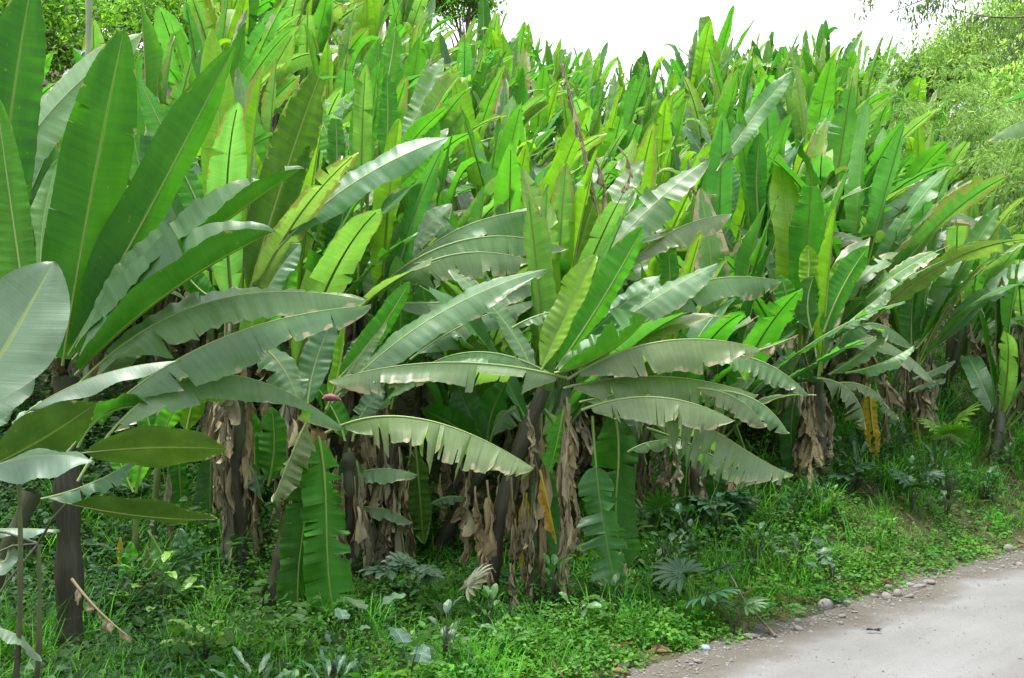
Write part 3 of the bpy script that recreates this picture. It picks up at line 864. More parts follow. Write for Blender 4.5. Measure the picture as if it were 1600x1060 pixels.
hero('tallspear', 'plant with a tall curled bright leaf standing straight up in the upper slope', (566, 320), 12.0, [
    ('l', [(566, 300), (574, 180), (594, 58)], 62, 158, 26, 1, (0, .2), {'u0': .02}),
    ('g', [(602, 260), (606, 170), (604, 112)], 44, 165, 16, 1, (.3, .5)),
    ('l', [(600, 150), (612, 90), (618, 42)], 38, 165, 16, 1, (.6, .8)),
    ('G', [(525, 290), (526, 220), (524, 178)], 40, 150, 10, 1, (.2, .3), {'cut': .93}),
    ('s', [(625, 240), (665, 150), (692, 90)], 50, 35, 6, 3, (.3, .6), HG),
    ('s', [(560, 330), (640, 260), (700, 200)], 60, 45, 0, 3, (.5, .8), HG),
    ('w', [(660, 212), (690, 150), (722, 112)], 44, 140, 36, 2, (.1, .2)),
    ('g', [(590, 310), (650, 260), (684, 190)], 50, 150, 14, 2, (.3, .5)),
    ('l', [(560, 300), (520, 230), (490, 150)], 50, 160, 16, 1, (.4, .8)),
], stem=(.11, .08), extra=(2.0, 3, 2, 0, 2, 0))

hero('deadspike', 'plant with a dark olive leaf under a tall dry brown stalk', (872, 500), 11.8, [
    ('o', [(862, 490), (905, 385), (932, 300)], 74, 160, 12, 3, (0, .1), {'cut': .95}),
    ('o', [(880, 470), (930, 380), (950, 300)], 60, 160, 14, 3, (.2, .3)),
    ('s', [(890, 470), (975, 366), (1108, 248)], 74, 42, -8, 3, (-.2, .2), dict(HG, u0=.1)),
    ('s', [(905, 430), (945, 340), (1006, 250)], 58, 35, 4, 3, (.2, .5), HG),
    ('w', [(985, 410), (1060, 356), (1144, 334)], 74, 66, -44, 5, (0, .1), dict(HG, u0=.02)),
    ('l', [(890, 440), (900, 370), (918, 310)], 44, 160, 16, 1, (.4, .6)),
    ('g', [(840, 460), (848, 360), (838, 300)], 46, 165, 12, 2, (.4, .6)),
    ('g', [(1048, 470), (1045, 410), (1043, 372)], 40, 165, 10, 1, (.2, .3)),
    ('b', [(936, 340), (910, 220), (878, 96)], 40, 120, 60, 10, (-.1, .1), {'droop': .7}),
    ('b', [(930, 250), (945, 300), (935, 350)], 50, 60, 30, 12, (-.2, -.2), {'droop': .9}),
    ('b', [(900, 190), (915, 250), (912, 300)], 34, 60, 40, 12, (-.2, -.2), {'droop': .9}),
    ('b', [(965, 230), (985, 265), (968, 300)], 36, 60, 30, 10, (-.1, -.1), {'droop': .9}),
    ('g', [(1120, 268), (1166, 200), (1238, 112)], 42, 20, 6, 5, (2.6, 3.2)),
], stem=(.12, .08), extra=(2.0, 3, 2, 0, 2, 0))

hero('rightback', 'plant with a pointed bright green upright leaf halfway up the slope', (1180, 400), 15.0, [
    ('g', [(1186, 350), (1182, 280), (1188, 208)], 42, 168, 14, 0, (-.3, -.3), {'u0': .02}),
    ('G', [(1180, 390), (1150, 320), (1140, 250)], 40, 25, 10, 1, (.2, .4)),
    ('s', [(1200, 390), (1220, 310), (1232, 240)], 36, 25, 12, 2, (.2, .4)),
    ('s', [(1190, 400), (1230, 330), (1270, 300)], 44, 35, 0, 3, (0, .2), HG),
    ('w', [(1072, 330), (1090, 308), (1120, 306)], 44, 60, -36, 9, (-.4, -.4)),
    ('b', [(1075, 250), (1085, 300), (1095, 380)], 50, 60, 20, 14, (0, 0)),
    ('l', [(1205, 400), (1215, 340), (1206, 300)], 40, 165, 12, 1, (-.2, -.1)),
    ('s', [(1150, 400), (1130, 370), (1104, 360)], 40, 40, -10, 3, (-.2, -.2)),
], stem=(.12, .08), extra=(2.0, 3, 2, 1, 3, 0))

hero('rightfront', 'plant with a steep vivid green leaf on the bank above the bend of the road', (1275, 575), 13.0, [
    ('g', [(1286, 520), (1316, 450), (1358, 384)], 56, 155, 24, 1, (-.1, .1), {'u0': .03}),
    ('y', [(1292, 480), (1306, 440), (1318, 402)], 34, 160, 30, 0, (.1, .2)),
    ('y', [(1258, 460), (1264, 420), (1262, 384)], 38, 170, 12, 0, (.2, .3)),
    ('d', [(1268, 520), (1262, 470), (1272, 432)], 50, 160, 16, 1, (-.2, -.1)),
    ('s', [(1306, 522), (1345, 488), (1390, 454)], 46, 56, -28, 3, (-.2, 0), HG),
    ('s', [(1286, 575), (1360, 505), (1428, 546)], 56, (66, 74), -44, 4, (-.2, -.2), HG),
    ('s', [(1294, 585), (1345, 552), (1385, 520)], 46, 56, -16, 4, (-.3, -.2), HG),
    ('g', [(1320, 582), (1370, 570), (1428, 540)], 44, 66, -24, 3, (-.4, -.3)),
    ('w', [(1276, 590), (1325, 608), (1352, 672)], 62, 60, -30, 16, (-.5, -.5), {'td': (.5, 1)}),
    ('w', [(1310, 598), (1355, 605), (1380, 625)], 36, 60, -36, 8, (-.4, -.4)),
    ('s', [(1252, 556), (1226, 570), (1212, 596)], 42, 40, -20, 3, (-.2, -.2)),
    ('g', [(1245, 500), (1228, 460), (1222, 430)], 44, 160, 14, 2, (.1, .2)),
    ('d', [(1262, 630), (1266, 700), (1272, 800)], 44, 20, 10, 5, (-.1, -.1)),
    ('d', [(1242, 620), (1236, 680), (1240, 740)], 46, 20, 10, 5, (.1, .1)),
    ('Y', [(1358, 600), (1362, 660), (1372, 722)], 34, 150, 16, 8, (.6, .6)),
    ('s', [(1370, 610), (1385, 635), (1405, 655)], 24, 60, -30, 2, (.2, .2)),
    ('o', [(1200, 590), (1215, 620), (1210, 650)], 26, 150, 20, 4, (0, 0)),
], stem=(.125, .09), stemcol=(.03, .045, .015, 1), extra=(2.0, 1, 1, 0, 3, 0), dry=[(1300, 650, 760, 26, .1), (1385, 600, 740, 24, .9)])

hero('rightsecond', 'plant with two grey-topped green leaves reaching right above a yellowing hanging leaf', (1426, 560), 15.0, [
    ('g', [(1430, 545), (1462, 505), (1520, 436)], 72, 77, (30, 46), 2, (-.2, 0), {'u0': .03}),
    ('s', [(1432, 535), (1456, 470), (1502, 390)], 52, 40, 8, 1, (0, .3), HG),
    ('G', [(1424, 545), (1424, 500), (1428, 452)], 46, 165, 12, 1, (-.1, 0)),
    ('s', [(1426, 592), (1455, 580), (1492, 563)], 26, 66, -36, 1, (-.2, -.2)),
    ('s', [(1420, 612), (1445, 600), (1478, 592)], 24, 66, -36, 1, (-.2, -.2)),
    ('l', [(1405, 530), (1412, 480), (1418, 420)], 34, 165, 12, 1, (.2, .3)),
    ('s', [(1350, 424), (1415, 378), (1494, 328)], 50, 46, -16, 2, (.5, .9), dict(HG, u0=.04)),
    ('G', [(1410, 450), (1440, 400), (1480, 360)], 40, 40, 0, 2, (.4, .6)),
    ('g', [(1420, 540), (1400, 510), (1392, 480)], 30, 60, 0, 1, (.2, .2)),
    ('o', [(1424, 640), (1428, 690), (1436, 740)], 26, 150, 20, 10, (-.1, -.1)),
    ('Y', [(1432, 660), (1436, 700), (1438, 742)], 12, 150, 30, 6, (-.2, -.2)),
], stem=(.10, .075), stemcol=(.04, .05, .02, 1), extra=(1.9, 2, 2, 0, 2, 0), dry=[(1440, 560, 700, 20, .1), (1412, 600, 700, 22, .2)])

hero('rightfar', 'plant near the right edge with an olive leaf hanging beside its dry brown trunk', (1540, 530), 19.0, [
    ('g', [(1545, 525), (1562, 480), (1588, 430)], 36, 150, 20, 1, (-.2, 0)),
    ('g', [(1548, 530), (1575, 505), (1612, 480)], 34, 120, 24, 2, (-.2, -.2)),
    ('s', [(1545, 520), (1575, 470), (1604, 440)], 34, 40, 4, 1, (0, .2)),
    ('s', [(1560, 525), (1580, 525), (1600, 518)], 20, 60, -20, 1, (-.3, -.3)),
    ('o', [(1514, 522), (1510, 580), (1512, 640)], 36, 160, 8, 4, (-.4, -.4), {'prof': width_strap}),
    ('s', [(1540, 530), (1510, 480), (1460, 474)], 30, 50, -20, 1, (0, 0)),
    ('s', [(1550, 560), (1580, 560), (1612, 575)], 22, 66, -36, 1, (-.3, -.3)),
    ('w', [(1545, 560), (1575, 562), (1602, 580)], 20, 66, -30, 2, (-.5, -.5)),
    ('b', [(1440, 480), (1480, 440), (1530, 436)], 24, 66, -30, 4, (0, 0)),
    ('s', [(1490, 478), (1540, 470), (1575, 466)], 20, 66, -30, 1, (-.5, -.5)),
], stem=(.16, .10), stemcol=(.06, .06, .03, 1), extra=(2.2, 3, 2, 0, 2, 0), dry=[(1535, 520, 645, 26, -.2), (1548, 540, 640, 22, -.2), (1528, 500, 560, 26, -.2)])

hero('offright', 'plant outside the right edge showing only two leaf tips in the frame', (1740, 260), 9.5, [
    ('G', [(1735, 255), (1650, 150), (1562, 166)], 60, (70, 110), 30, 1, (0, 0)),
    ('s', [(1735, 262), (1650, 185), (1542, 222)], 66, 70, -40, 3, (-.2, -.2)),
    ('g', [(1735, 262), (1680, 240), (1592, 300)], 50, 70, -40, 2, (.3, .4)),
], stem=(.13, .09))

hero('sucker', 'young suckers with thin green stems standing in the weedy gap below the olive leaf', (212, 760), 9.0, [
    ('g', [(204, 960), (203, 905), (206, 848)], 44, 150, 14, 1, (-.2, -.2)),
    ('g', [(232, 828), (262, 880), (294, 935)], 50, 60, -14, 6, (-.1, -.2)),
    ('G', [(292, 935), (290, 880), (280, 826)], 44, 25, 16, 2, (.2, .3)),
    ('w', [(228, 850), (240, 885), (262, 940)], 50, 30, -10, 6, (-.05, -.1)),
    ('l', [(212, 770), (222, 720), (236, 680)], 40, 150, 14, 1, (0, 0)),
    ('g', [(208, 770), (190, 730), (176, 690)], 40, 150, 14, 1, (0, .1)),
    ('w', [(135, 870), (148, 900), (160, 935)], 30, 30, -10, 2, (0, 0)),
    ('Y', [(186, 840), (192, 870), (190, 900)], 18, 150, 40, 3, (-.1, -.1)),
], stem=(.035, .022), stemcol=(.13, .20, .03, 1))
hero('sucker2', 'thin green and yellow stems rising behind the young suckers in the gap', (248, 690), 9.6, [
    ('l', [(248, 700), (262, 660), (285, 620)], 44, 150, 14, 1, (0, .1)),
    ('g', [(246, 700), (232, 660), (222, 610)], 44, 160, 14, 1, (0, .1)),
    ('d', [(278, 700), (280, 740), (284, 790)], 36, 150, 20, 4, (.2, .2), {'prof': width_strap}),
], base_dx=-14, stem=(.04, .025), stemcol=(.12, .18, .03, 1), dry=[(262, 720, 900, 24, .1)])
hero('darkstems', 'cluster of dark stems and dry leaves between the bright torn leaf and the dry plant', (545, 690), 10.2, [
    ('d', [(545, 700), (548, 790), (544, 880)], 50, 160, 20, 8, (0, 0), {'prof': width_strap}),
    ('g', [(540, 690), (520, 640), (490, 600)], 50, 150, 14, 2, (.1, .3)),
    ('G', [(550, 690), (570, 640), (600, 610)], 50, 40, 0, 4, (.1, .3)),
], stem=(.09, .06), stemcol=(.04, .05, .02, 1), dry=[(556, 720, 930, 38, -.2), (532, 740, 910, 34, -.1)])
hero('gapright', 'plant of dark hanging leaves in the shade between the drooping grey leaves and the bank', (1090, 660), 11.6, [
    ('d', [(1082, 660), (1074, 720), (1070, 790)], 50, 160, 24, 8, (0, 0), {'prof': width_strap}),
    ('d', [(1104, 670), (1112, 730), (1118, 780)], 44, 160, 24, 8, (.1, .1), {'prof': width_strap}),
    ('s', [(1090, 650), (1130, 610), (1180, 590)], 50, 60, -20, 4, (.2, .3)),
    ('g', [(1090, 650), (1080, 580), (1060, 520)], 54, 160, 14, 2, (.2, .4)),
], stem=(.10, .07), stemcol=(.03, .04, .015, 1), dry=[(1060, 680, 790, 34, -.1), (1040, 690, 780, 30, 0), (1130, 680, 780, 30, 0)])
hero('edgewall', 'tall plant filling the right edge beyond the plant with the dry brown trunk', (1600, 500), 17.5, [
    ('g', [(1600, 500), (1604, 430), (1598, 360)], 44, 160, 14, 2, (0, .1)),
    ('s', [(1600, 500), (1560, 440), (1530, 400)], 40, 40, 0, 3, (.1, .2)),
    ('G', [(1600, 500), (1580, 420), (1566, 350)], 40, 25, 12, 2, (.2, .4)),
    ('l', [(1605, 500), (1630, 430), (1650, 360)], 44, 150, 14, 2, (.1, .2)),
    ('s', [(1600, 510), (1560, 500), (1520, 540)], 40, 66, -40, 8, (-.2, -.2)),
    ('d', [(1598, 520), (1590, 580), (1588, 650)], 40, 160, 20, 6, (-.1, -.1), {'prof': width_strap}),
], stem=(.13, .09), stemcol=(.04, .05, .02, 1), extra=(2.0, 2, 2, 0, 2, 0), dry=[(1575, 530, 650, 26, -.1), (1610, 530, 640, 26, -.2)])

# ------------------------------------------------------------------ broad smooth leaves at the left edge
LN = {'prof': width_lance, 'rip': .003, 'rf': 6, 'mat': M_SOFT, 'u0': .0, 'wave': .012, 'rr': .006, 'sweep': .3, 'curl': 0}


def ginger(label, crown_px, D, leaves, base_px):
    top = P3(*crown_px, D); b = P3(base_px[0], base_px[1], D); b[2] = hz(b[0], D) - .02
    root = thing('broadleaf_plant', label, 'broad-leaved plant', b, 'broad-leaved plants at the left edge')
    r = np.random.default_rng(int(crown_px[1]) + 11)
    add_stem(root, (0, 0, 0), top - b, .018, .010, (.09, .13, .04, 1), (.05, 0), 'stem', ns=8)
    for c, pts, w, roll, fold, dz in leaves:
        S = spine_px(pts, D + dz[0], D + dz[1], roll, b)
        W = w / F * (D + sum(dz) / 2)
        geo = leaf_geo(S, W, r, (R(fold), R(fold)), 0, 0, rip=.0022, ripn=14, wave=.010, u0=.03, prof=width_lance, NR=46, nc=7, sweep=.28)
        add_leaf(root, geo, rib_geo(S, .0045, .001, .99), jit(LC[c], r, .08), M_SOFT)
        V, Q, U = tube_geo(np.array([top - b, (top - b) * .5 + S['C'][0] * .5 + np.array([0, 0, .02]), S['C'][0]]), [.007, .006, .005], 6)
        link('leaf_stalk', mk_mesh('leaf_stalk', V, Q, U, None, [M_STEM]), root).color = (.09, .13, .04, 1)


LC['p'] = (.086, .150, .090, .15); LC['q'] = (.048, .085, .020, .35)
ginger('tall plant with one very broad pale grey rounded leaf at the left edge', (-70, 660), 4.6, [
    ('p', [(-60, 650), (10, 540), (84, 408)], 158, 22, 8, (-.1, .2)),
    ('p', [(-50, 660), (0, 625), (60, 560)], 72, 60, -14, (.2, .3)),
    ('G', [(-50, 690), (10, 640), (40, 610)], 50, 60, 0, (.3, .4))], (-60, 1100))
ginger('broad-leaved plant with a pale blue-green curled leaf and a blunt olive leaf', (30, 745), 5.0, [
    ('p', [(40, 645), (150, 588), (282, 564)], 66, 75, -30, (.2, .3)),
    ('q', [(-30, 735), (60, 690), (150, 630)], 96, 150, 10, (-.3, -.1)),
    ('p', [(-40, 745), (60, 712), (146, 720)], 92, 58, -24, (-.4, -.4)),
    ('q', [(128, 708), (240, 700), (356, 702)], 74, 150, 6, (-.3, -.2)),
    ('p', [(20, 660), (60, 635), (96, 622)], 40, 70, -10, (.2, .3))], (-10, 1120))
ginger('low broad-leaved plant with a wavy olive leaf held level', (60, 850), 5.2, [
    ('q', [(104, 786), (215, 806), (338, 812)], 60, 128, 26, (0, 0)),
    ('p', [(-40, 828), (30, 826), (94, 828)], 34, 74, -40, (.1, .1)),
    ('p', [(-40, 985), (10, 985), (64, 1035)], 44, 70, -20, (-.2, -.2)),
    ('p', [(-20, 870), (0, 880), (22, 850)], 44, 50, -10, (0, 0))], (20, 1120))


# ------------------------------------------------------------------ the plantation up the slope
ACROSS = ['at the left edge', 'a tenth across', 'two tenths across', 'three tenths across', 'four tenths across', 'at mid-picture',
          'just past mid-picture', 'seven tenths across', 'eight tenths across', 'nine tenths across', 'at the right edge']


def up_word(y):
    return ('at the skyline' if y < 70 else 'high on the slope' if y < 150 else 'in the upper slope' if y < 230 else 'halfway up the slope' if y < 320 else
            'low on the slope' if y < 420 else 'just behind the roadside row')


def mass():
    r = np.random.default_rng(99)
    pts = []
    cand = []
    for _ in range(12000):
        D = r.uniform(9, 50); px = r.uniform(-120, 1720)
        x = (px - 800) / F * D
        cand.append((D, px, x))
    cand.sort(key=lambda q: q[0])
    heroes = [(h[0].location.x, h[0].location.y) for h in HERO.values()]
    for D, px, x in cand:
        s = float(edge_dist(np.array([x]), np.array([D]))[0])
        if s < (1.7 if px > 1380 and D > 15 else 2.3 if D > 15 else 2.9) or s > 27: continue
        if s < 3.4 and D < 15 and px < 420: continue
        if px < 300 and D > 13.5 + max(px, 0) * .01: continue
        if px < 420 and D < 10.9: continue
        if 60 < px < 345 and D < 12.2: continue
        gap = 1.15 if D < 16 else 1.5 if D < 20 else 1.95 if D < 30 else 2.35
        if any((x - a) ** 2 + (D - b) ** 2 < gap ** 2 for a, b in pts): continue
        if any((x - a) ** 2 + (D - b) ** 2 < .85 ** 2 for a, b in heroes): continue
        pts.append((x, D))
    pts = pts[:300]
    n_label = {}
    items = []
    for x, D in pts:
        z = hz(x, D)
        near = D < 17; px0 = 800 + x / D * F
        h = r.uniform(1.15, 1.9); size = r.uniform(1.75, 2.65) * (1 if D < 14 else 1.2 if D < 24 else 1.27); ws = 1.0 if near else 1.0
        if px0 > 1440: h *= .8; size *= .72
        root = link('banana_plant', None, None, (x, D, z - .05)); root.empty_display_size = .1
        lean = Vector((.22 + r.normal() * .12, -.06 + r.normal() * .1, h))
        st = LIB['stem'][int(r.integers(4))][0]
        o = link('pseudostem', st, root)
        q = Vector((0, 0, 1)).rotation_difference(lean.normalized())
        o.matrix_local = q.to_matrix().to_4x4() @ Matrix.Diagonal((.9, .9, lean.length, 1))
        o.color = (.06, .09, .03, 1)
        a = r.random()
        if near: f = crown(root, lean, r, size, 4, 6, 0 if edge_dist(np.array([x]), np.array([D]))[0] < 4.6 else 2 if a < .6 else 1, int(r.integers(5, 9)), int(a < .5), ribs=True, stem_h=h, ws=ws)
        elif D < 26: f = crown(root, lean, r, size, 4, 6, 1, int(r.integers(1, 4)), int(a < .2), stem_h=h, ws=ws)
        else: f = crown(root, lean, r, size, 5, 4, 1 if a < .4 else 0, int(r.integers(0, 3)), 0, stem_h=h, ws=ws)
        cx, cy = to_px((x + lean.x * 1.5, D, z + h + size * .45))
        if f['dry'] == 0 and f['y'] == 0: look = 'all-green banana plant'
        elif f['y'] >= 2: look = 'banana plant with several yellow-green young leaves'
        elif f['y'] == 1 and f['dry'] <= 1: look = 'banana plant with one yellow-green young leaf'
        elif f['dry'] >= 3: look = 'banana plant with many dry brown leaves'
        elif f['dry'] >= 1 and f['y'] == 0: look = 'dark green banana plant with dry leaves'
        else: look = 'mixed green banana plant'
        lab = f"{look} {up_word(cy)}, {ACROSS[int(np.clip(round(cx / 160), 0, 10))]}"
        n_label[lab] = n_label.get(lab, 0) + 1
        items.append((root, lab))
    for root, lab in items:
        tag(root, lab, 'banana plant', 'banana plants up the slope' if n_label[lab] == 1 else 'alike banana plants ' + lab.split('plant', 1)[1].strip())
    print('MASS', len(items), 'labels', len(n_label))


mass()


# ------------------------------------------------------------------ small leaves
def leaf_cloud(P, Dr, Nr, ln, wd, fold=.12, shape=(.30, .72)):
    """one small pointed leaf (two folded quads) per row; returns V, Q"""
    n = len(P)
    Dr = unit(Dr); Sd = unit(np.cross(Dr, Nr)); Nr = np.cross(Sd, Dr)
    ln = np.broadcast_to(ln, (n,))[:, None]; wd = np.broadcast_to(wd, (n,))[:, None]
    a, b = shape
    base = P; tip = P + Dr * ln - Nr * ln * .12
    up = Nr * wd * fold
    l1 = P + Dr * ln * a + Sd * wd * .5 + up; l2 = P + Dr * ln * b + Sd * wd * .36 + up * .6 - Nr * ln * .04
    r1 = P + Dr * ln * a - Sd * wd * .5 + up; r2 = P + Dr * ln * b - Sd * wd * .36 + up * .6 - Nr * ln * .04
    V = np.stack([base, l1, l2, tip, r2, r1], 1).reshape(-1, 3)
    k = np.arange(n)[:, None] * 6
    Q = np.concatenate([k + np.array([[0, 3, 2, 1]]), k + np.array([[0, 5, 4, 3]])], 0)
    return V, Q


def blades(P, az, ln, wd, lean, droop):
    """grass blades: three bent quads each"""
    n = len(P); t = np.array([0, .35, .7, 1.0]); w = np.array([1, .9, .6, .08])
    hd = np.stack([np.cos(az), np.sin(az), np.zeros(n)], -1); sd = np.stack([-np.sin(az), np.cos(az), np.zeros(n)], -1)
    ang = lean[:, None] + droop[:, None] * t[None, :] ** 1.5
    seg = np.diff(t, prepend=0)
    C = P[:, None, :] + np.cumsum(ln[:, None, None] * seg[None, :, None] * (np.sin(ang)[..., None] * hd[:, None, :] + np.cos(ang)[..., None] * np.array([0, 0, 1.0])), axis=1)
    V = np.stack([C - sd[:, None, :] * (wd[:, None] * w)[..., None] * .5, C + sd[:, None, :] * (wd[:, None] * w)[..., None] * .5], 2).reshape(-1, 3)
    k = (np.arange(n)[:, None] * 8 + np.array([[0, 2, 4]])).reshape(-1, 1)
    Q = k + np.array([[0, 1, 3, 2]])
    return V, Q


def noise2(x, y, s=1.0, k=0.0):
    x = x * s; y = y * s
    return (np.sin(x * 1.3 + y * .7 + k) + np.sin(-x * .8 + y * 1.9 + 2 * k) + .6 * np.sin(x * 2.9 + y * 2.3 + 3 * k) + .5 * np.sin(x * 4.7 - y * 3.9 + k)) / 3.1


def sample_bank(r, n, s0, s1, d0=6, d1=27, near_w=1.2):
    """points on the bank between two distances from the road edge, denser toward the viewer"""
    out = []
    while sum(len(o) for o in out) < n:
        D = d0 + (d1 - d0) * r.random(n * 3) ** near_w
        x = (r.uniform(-90, 1700, n * 3) - 800) / F * D
        s = edge_dist(x, D)
        m = (s > s0) & (s < s1)
        out.append(np.stack([x[m], D[m], s[m]], -1))
    return np.concatenate(out)[:n]


def undergrowth():
    r = np.random.default_rng(5)
    Vs, Qs, Cs, off = [], [], [], 0
    c = sample_bank(r, 5200, .25, 7.5, 6, 26, 1.3)
    extra = sample_bank(r, 500, 2.5, 11, 8, 16, 1); extra = extra[extra[:, 0] < -1.5]
    c = np.concatenate([c, extra])
    pal = np.array([(.045, .165, .018), (.062, .195, .018), (.028, .110, .020), (.085, .225, .020), (.040, .125, .036), (.060, .140, .050)])
    for x, y, s in c:
        low = .5 if (1.1 < s < 3.6 and -4 < x < 1.8 and y < 11.5) else 1.0
        nn = float(noise2(np.array([x]), np.array([y]), .9, 1.0)[0])
        bare = float(noise2(np.array([x]), np.array([y]), .55, 4.0)[0])
        if s < 1.3 and r.random() < .35: continue
        if bare > .55 and s < 2.6 and r.random() < .7: continue
        Rr = r.uniform(.10, .30) * (1 + .3 * min(s, 3) / 3); H = r.uniform(.08, .60) * np.clip(.3 + s * .38, .3, 1.35) * low
        n = int(r.integers(26, 66) * (1.35 if y < 12 else .8))
        pi = int(np.clip(r.normal(2.0 + nn * 2.2, 1.1), 0, 5))
        if s < 1.4: pi = r.choice([0, 1, 3, 1])
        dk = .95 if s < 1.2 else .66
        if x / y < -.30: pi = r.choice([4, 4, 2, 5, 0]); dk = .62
        if (x - 4.3) ** 2 + (y - 12.3) ** 2 < .55 ** 2 and r.random() < .8: continue
        if s > 4.6 and x > -2.5 and r.random() < .75: continue
        ls = r.uniform(.020, .050) * (1.4 if pi >= 4 else 1.0)
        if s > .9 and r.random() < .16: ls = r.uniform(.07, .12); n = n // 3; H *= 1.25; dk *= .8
        th = r.uniform(0, 6.28, n); rr = np.sqrt(r.random(n)); hh = np.sqrt(np.clip(1 - rr ** 2, 0, 1)) * r.uniform(.35, 1.0, n)
        P = np.stack([x + Rr * rr * np.cos(th), y + Rr * rr * np.sin(th), H * hh], -1)
        P[:, 2] += hill(P[:, 0], P[:, 1])
        Dr = np.stack([np.cos(th) * (.5 + rr) + r.normal(size=n) * .5, np.sin(th) * (.5 + rr) + r.normal(size=n) * .5, r.normal(size=n) * .35 + .05], -1)
        Nr = np.stack([r.normal(size=n) * .35, r.normal(size=n) * .35 - .15, np.ones(n)], -1)
        l = ls * r.uniform(.6, 1.35, n)
        V, Q = leaf_cloud(P, Dr, Nr, l, l * r.uniform(.45, .85))
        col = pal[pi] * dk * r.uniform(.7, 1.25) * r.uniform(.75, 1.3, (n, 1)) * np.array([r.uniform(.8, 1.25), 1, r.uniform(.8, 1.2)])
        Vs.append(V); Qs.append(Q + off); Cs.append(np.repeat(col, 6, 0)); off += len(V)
    V = np.concatenate(Vs); Q = np.concatenate(Qs)
    o = link('undergrowth', mk_mesh('undergrowth', V, Q, None, None, [M_GC], False, np.concatenate(Cs)))
    tag(o, 'low leafy weeds covering the bank under the banana plants', 'undergrowth', None, 'stuff')
    # grass: tufts of long blades, then the short turf along the road edge
    Vs, Qs, Cs, off = [], [], [], 0

    def add(P, az, ln, wd, lean, droop, col):
        nonlocal off
        V, Q = blades(P, az, ln, wd, lean, droop)
        Vs.append(V); Qs.append(Q + off); Cs.append(np.repeat(col, 8, 0)); off += len(V)
    t = sample_bank(r, 1900, .5, 5.5, 6, 24, 1.3)
    dens = noise2(t[:, 0], t[:, 1], .7, 2.0)
    for (x, y, s), d in zip(t, dens):
        if s > 4.2 and x > -2.5: continue
        if d < -.25 and r.random() < .7: continue
        n = int(r.integers(14, 40)); L = r.uniform(.2, .80) * (.55 if (1.1 < s < 3.6 and -3 < x < 1.8 and y < 11.5) else 1.0) * np.clip(.3 + s * .35, .35, 1.1)
        P = np.stack([x + r.normal(size=n) * .06, y + r.normal(size=n) * .06, np.zeros(n)], -1); P[:, 2] = hill(P[:, 0], P[:, 1]) - .01
        col = np.array([(.052, .195, .018)]) * r.uniform(.6, 1.6) * r.uniform(.75, 1.3, (n, 1)) * np.array([r.uniform(.8, 1.5), 1, r.uniform(.7, 1.3)])
        add(P, r.uniform(0, 6.28, n), L * r.uniform(.5, 1.15, n), r.uniform(.006, .014, n), r.uniform(.05, .5, n), r.uniform(.3, 1.6, n), col)
    t = sample_bank(r, 26000, .02, 2.1, 6.5, 22, 1.2)
    m = (noise2(t[:, 0], t[:, 1], 1.5, 7.0) > -.45 - .5 * np.clip(t[:, 2], 0, 1)) & (t[:, 2] + .16 * noise2(t[:, 0], t[:, 1], 2.6, 3.0) > .12)
    t = t[m]; n = len(t)
    P = np.stack([t[:, 0], t[:, 1], hill(t[:, 0], t[:, 1]) - .005], -1)
    cn = noise2(t[:, 0], t[:, 1], 1.1, 5.0)[:, None]
    col = np.where(cn > .25, np.array([[.105, .215, .025]]), np.array([[.055, .175, .018]])) * r.uniform(.65, 1.35, (n, 1))
    col = np.where(r.random((n, 1)) < .10, np.array([[.20, .17, .08]]), col)
    add(P, r.uniform(0, 6.28, n), r.uniform(.03, .10, n) * np.clip(.5 + t[:, 2] * .5, .5, 1.2), r.uniform(.004, .009, n), r.uniform(.05, .8, n), r.uniform(.1, 1.3, n), col)
    o = link('grass', mk_mesh('grass', np.concatenate(Vs), np.concatenate(Qs), None, None, [M_GRASS], False, np.concatenate(Cs)))
    tag(o, 'bright green grass growing along the edge of the dirt road', 'grass', None, 'stuff')
    # fallen dry scraps
    t = sample_bank(r, 5200, .2, 11, 7, 24, 1.0); n = len(t)
    P = np.stack([t[:, 0], t[:, 1], hill(t[:, 0], t[:, 1]) + r.uniform(.005, .06, n)], -1)
    V, Q = leaf_cloud(P, r.normal(size=(n, 3)) * np.array([1, 1, .25]), np.array([[0, 0, 1.0]]) + r.normal(size=(n, 3)) * .4, r.uniform(.06, .24, n), r.uniform(.02, .07, n), .3)
    col = np.array([(.19, .13, .08)]) * r.uniform(.45, 1.4, (n, 1))
    o = link('leaf_litter', mk_mesh('leaf_litter', V, Q, None, None, [M_GC], False, np.repeat(col, 6, 0)))
    tag(o, 'dry brown leaf scraps lying under the plants', 'leaf litter', None, 'stuff')


undergrowth()


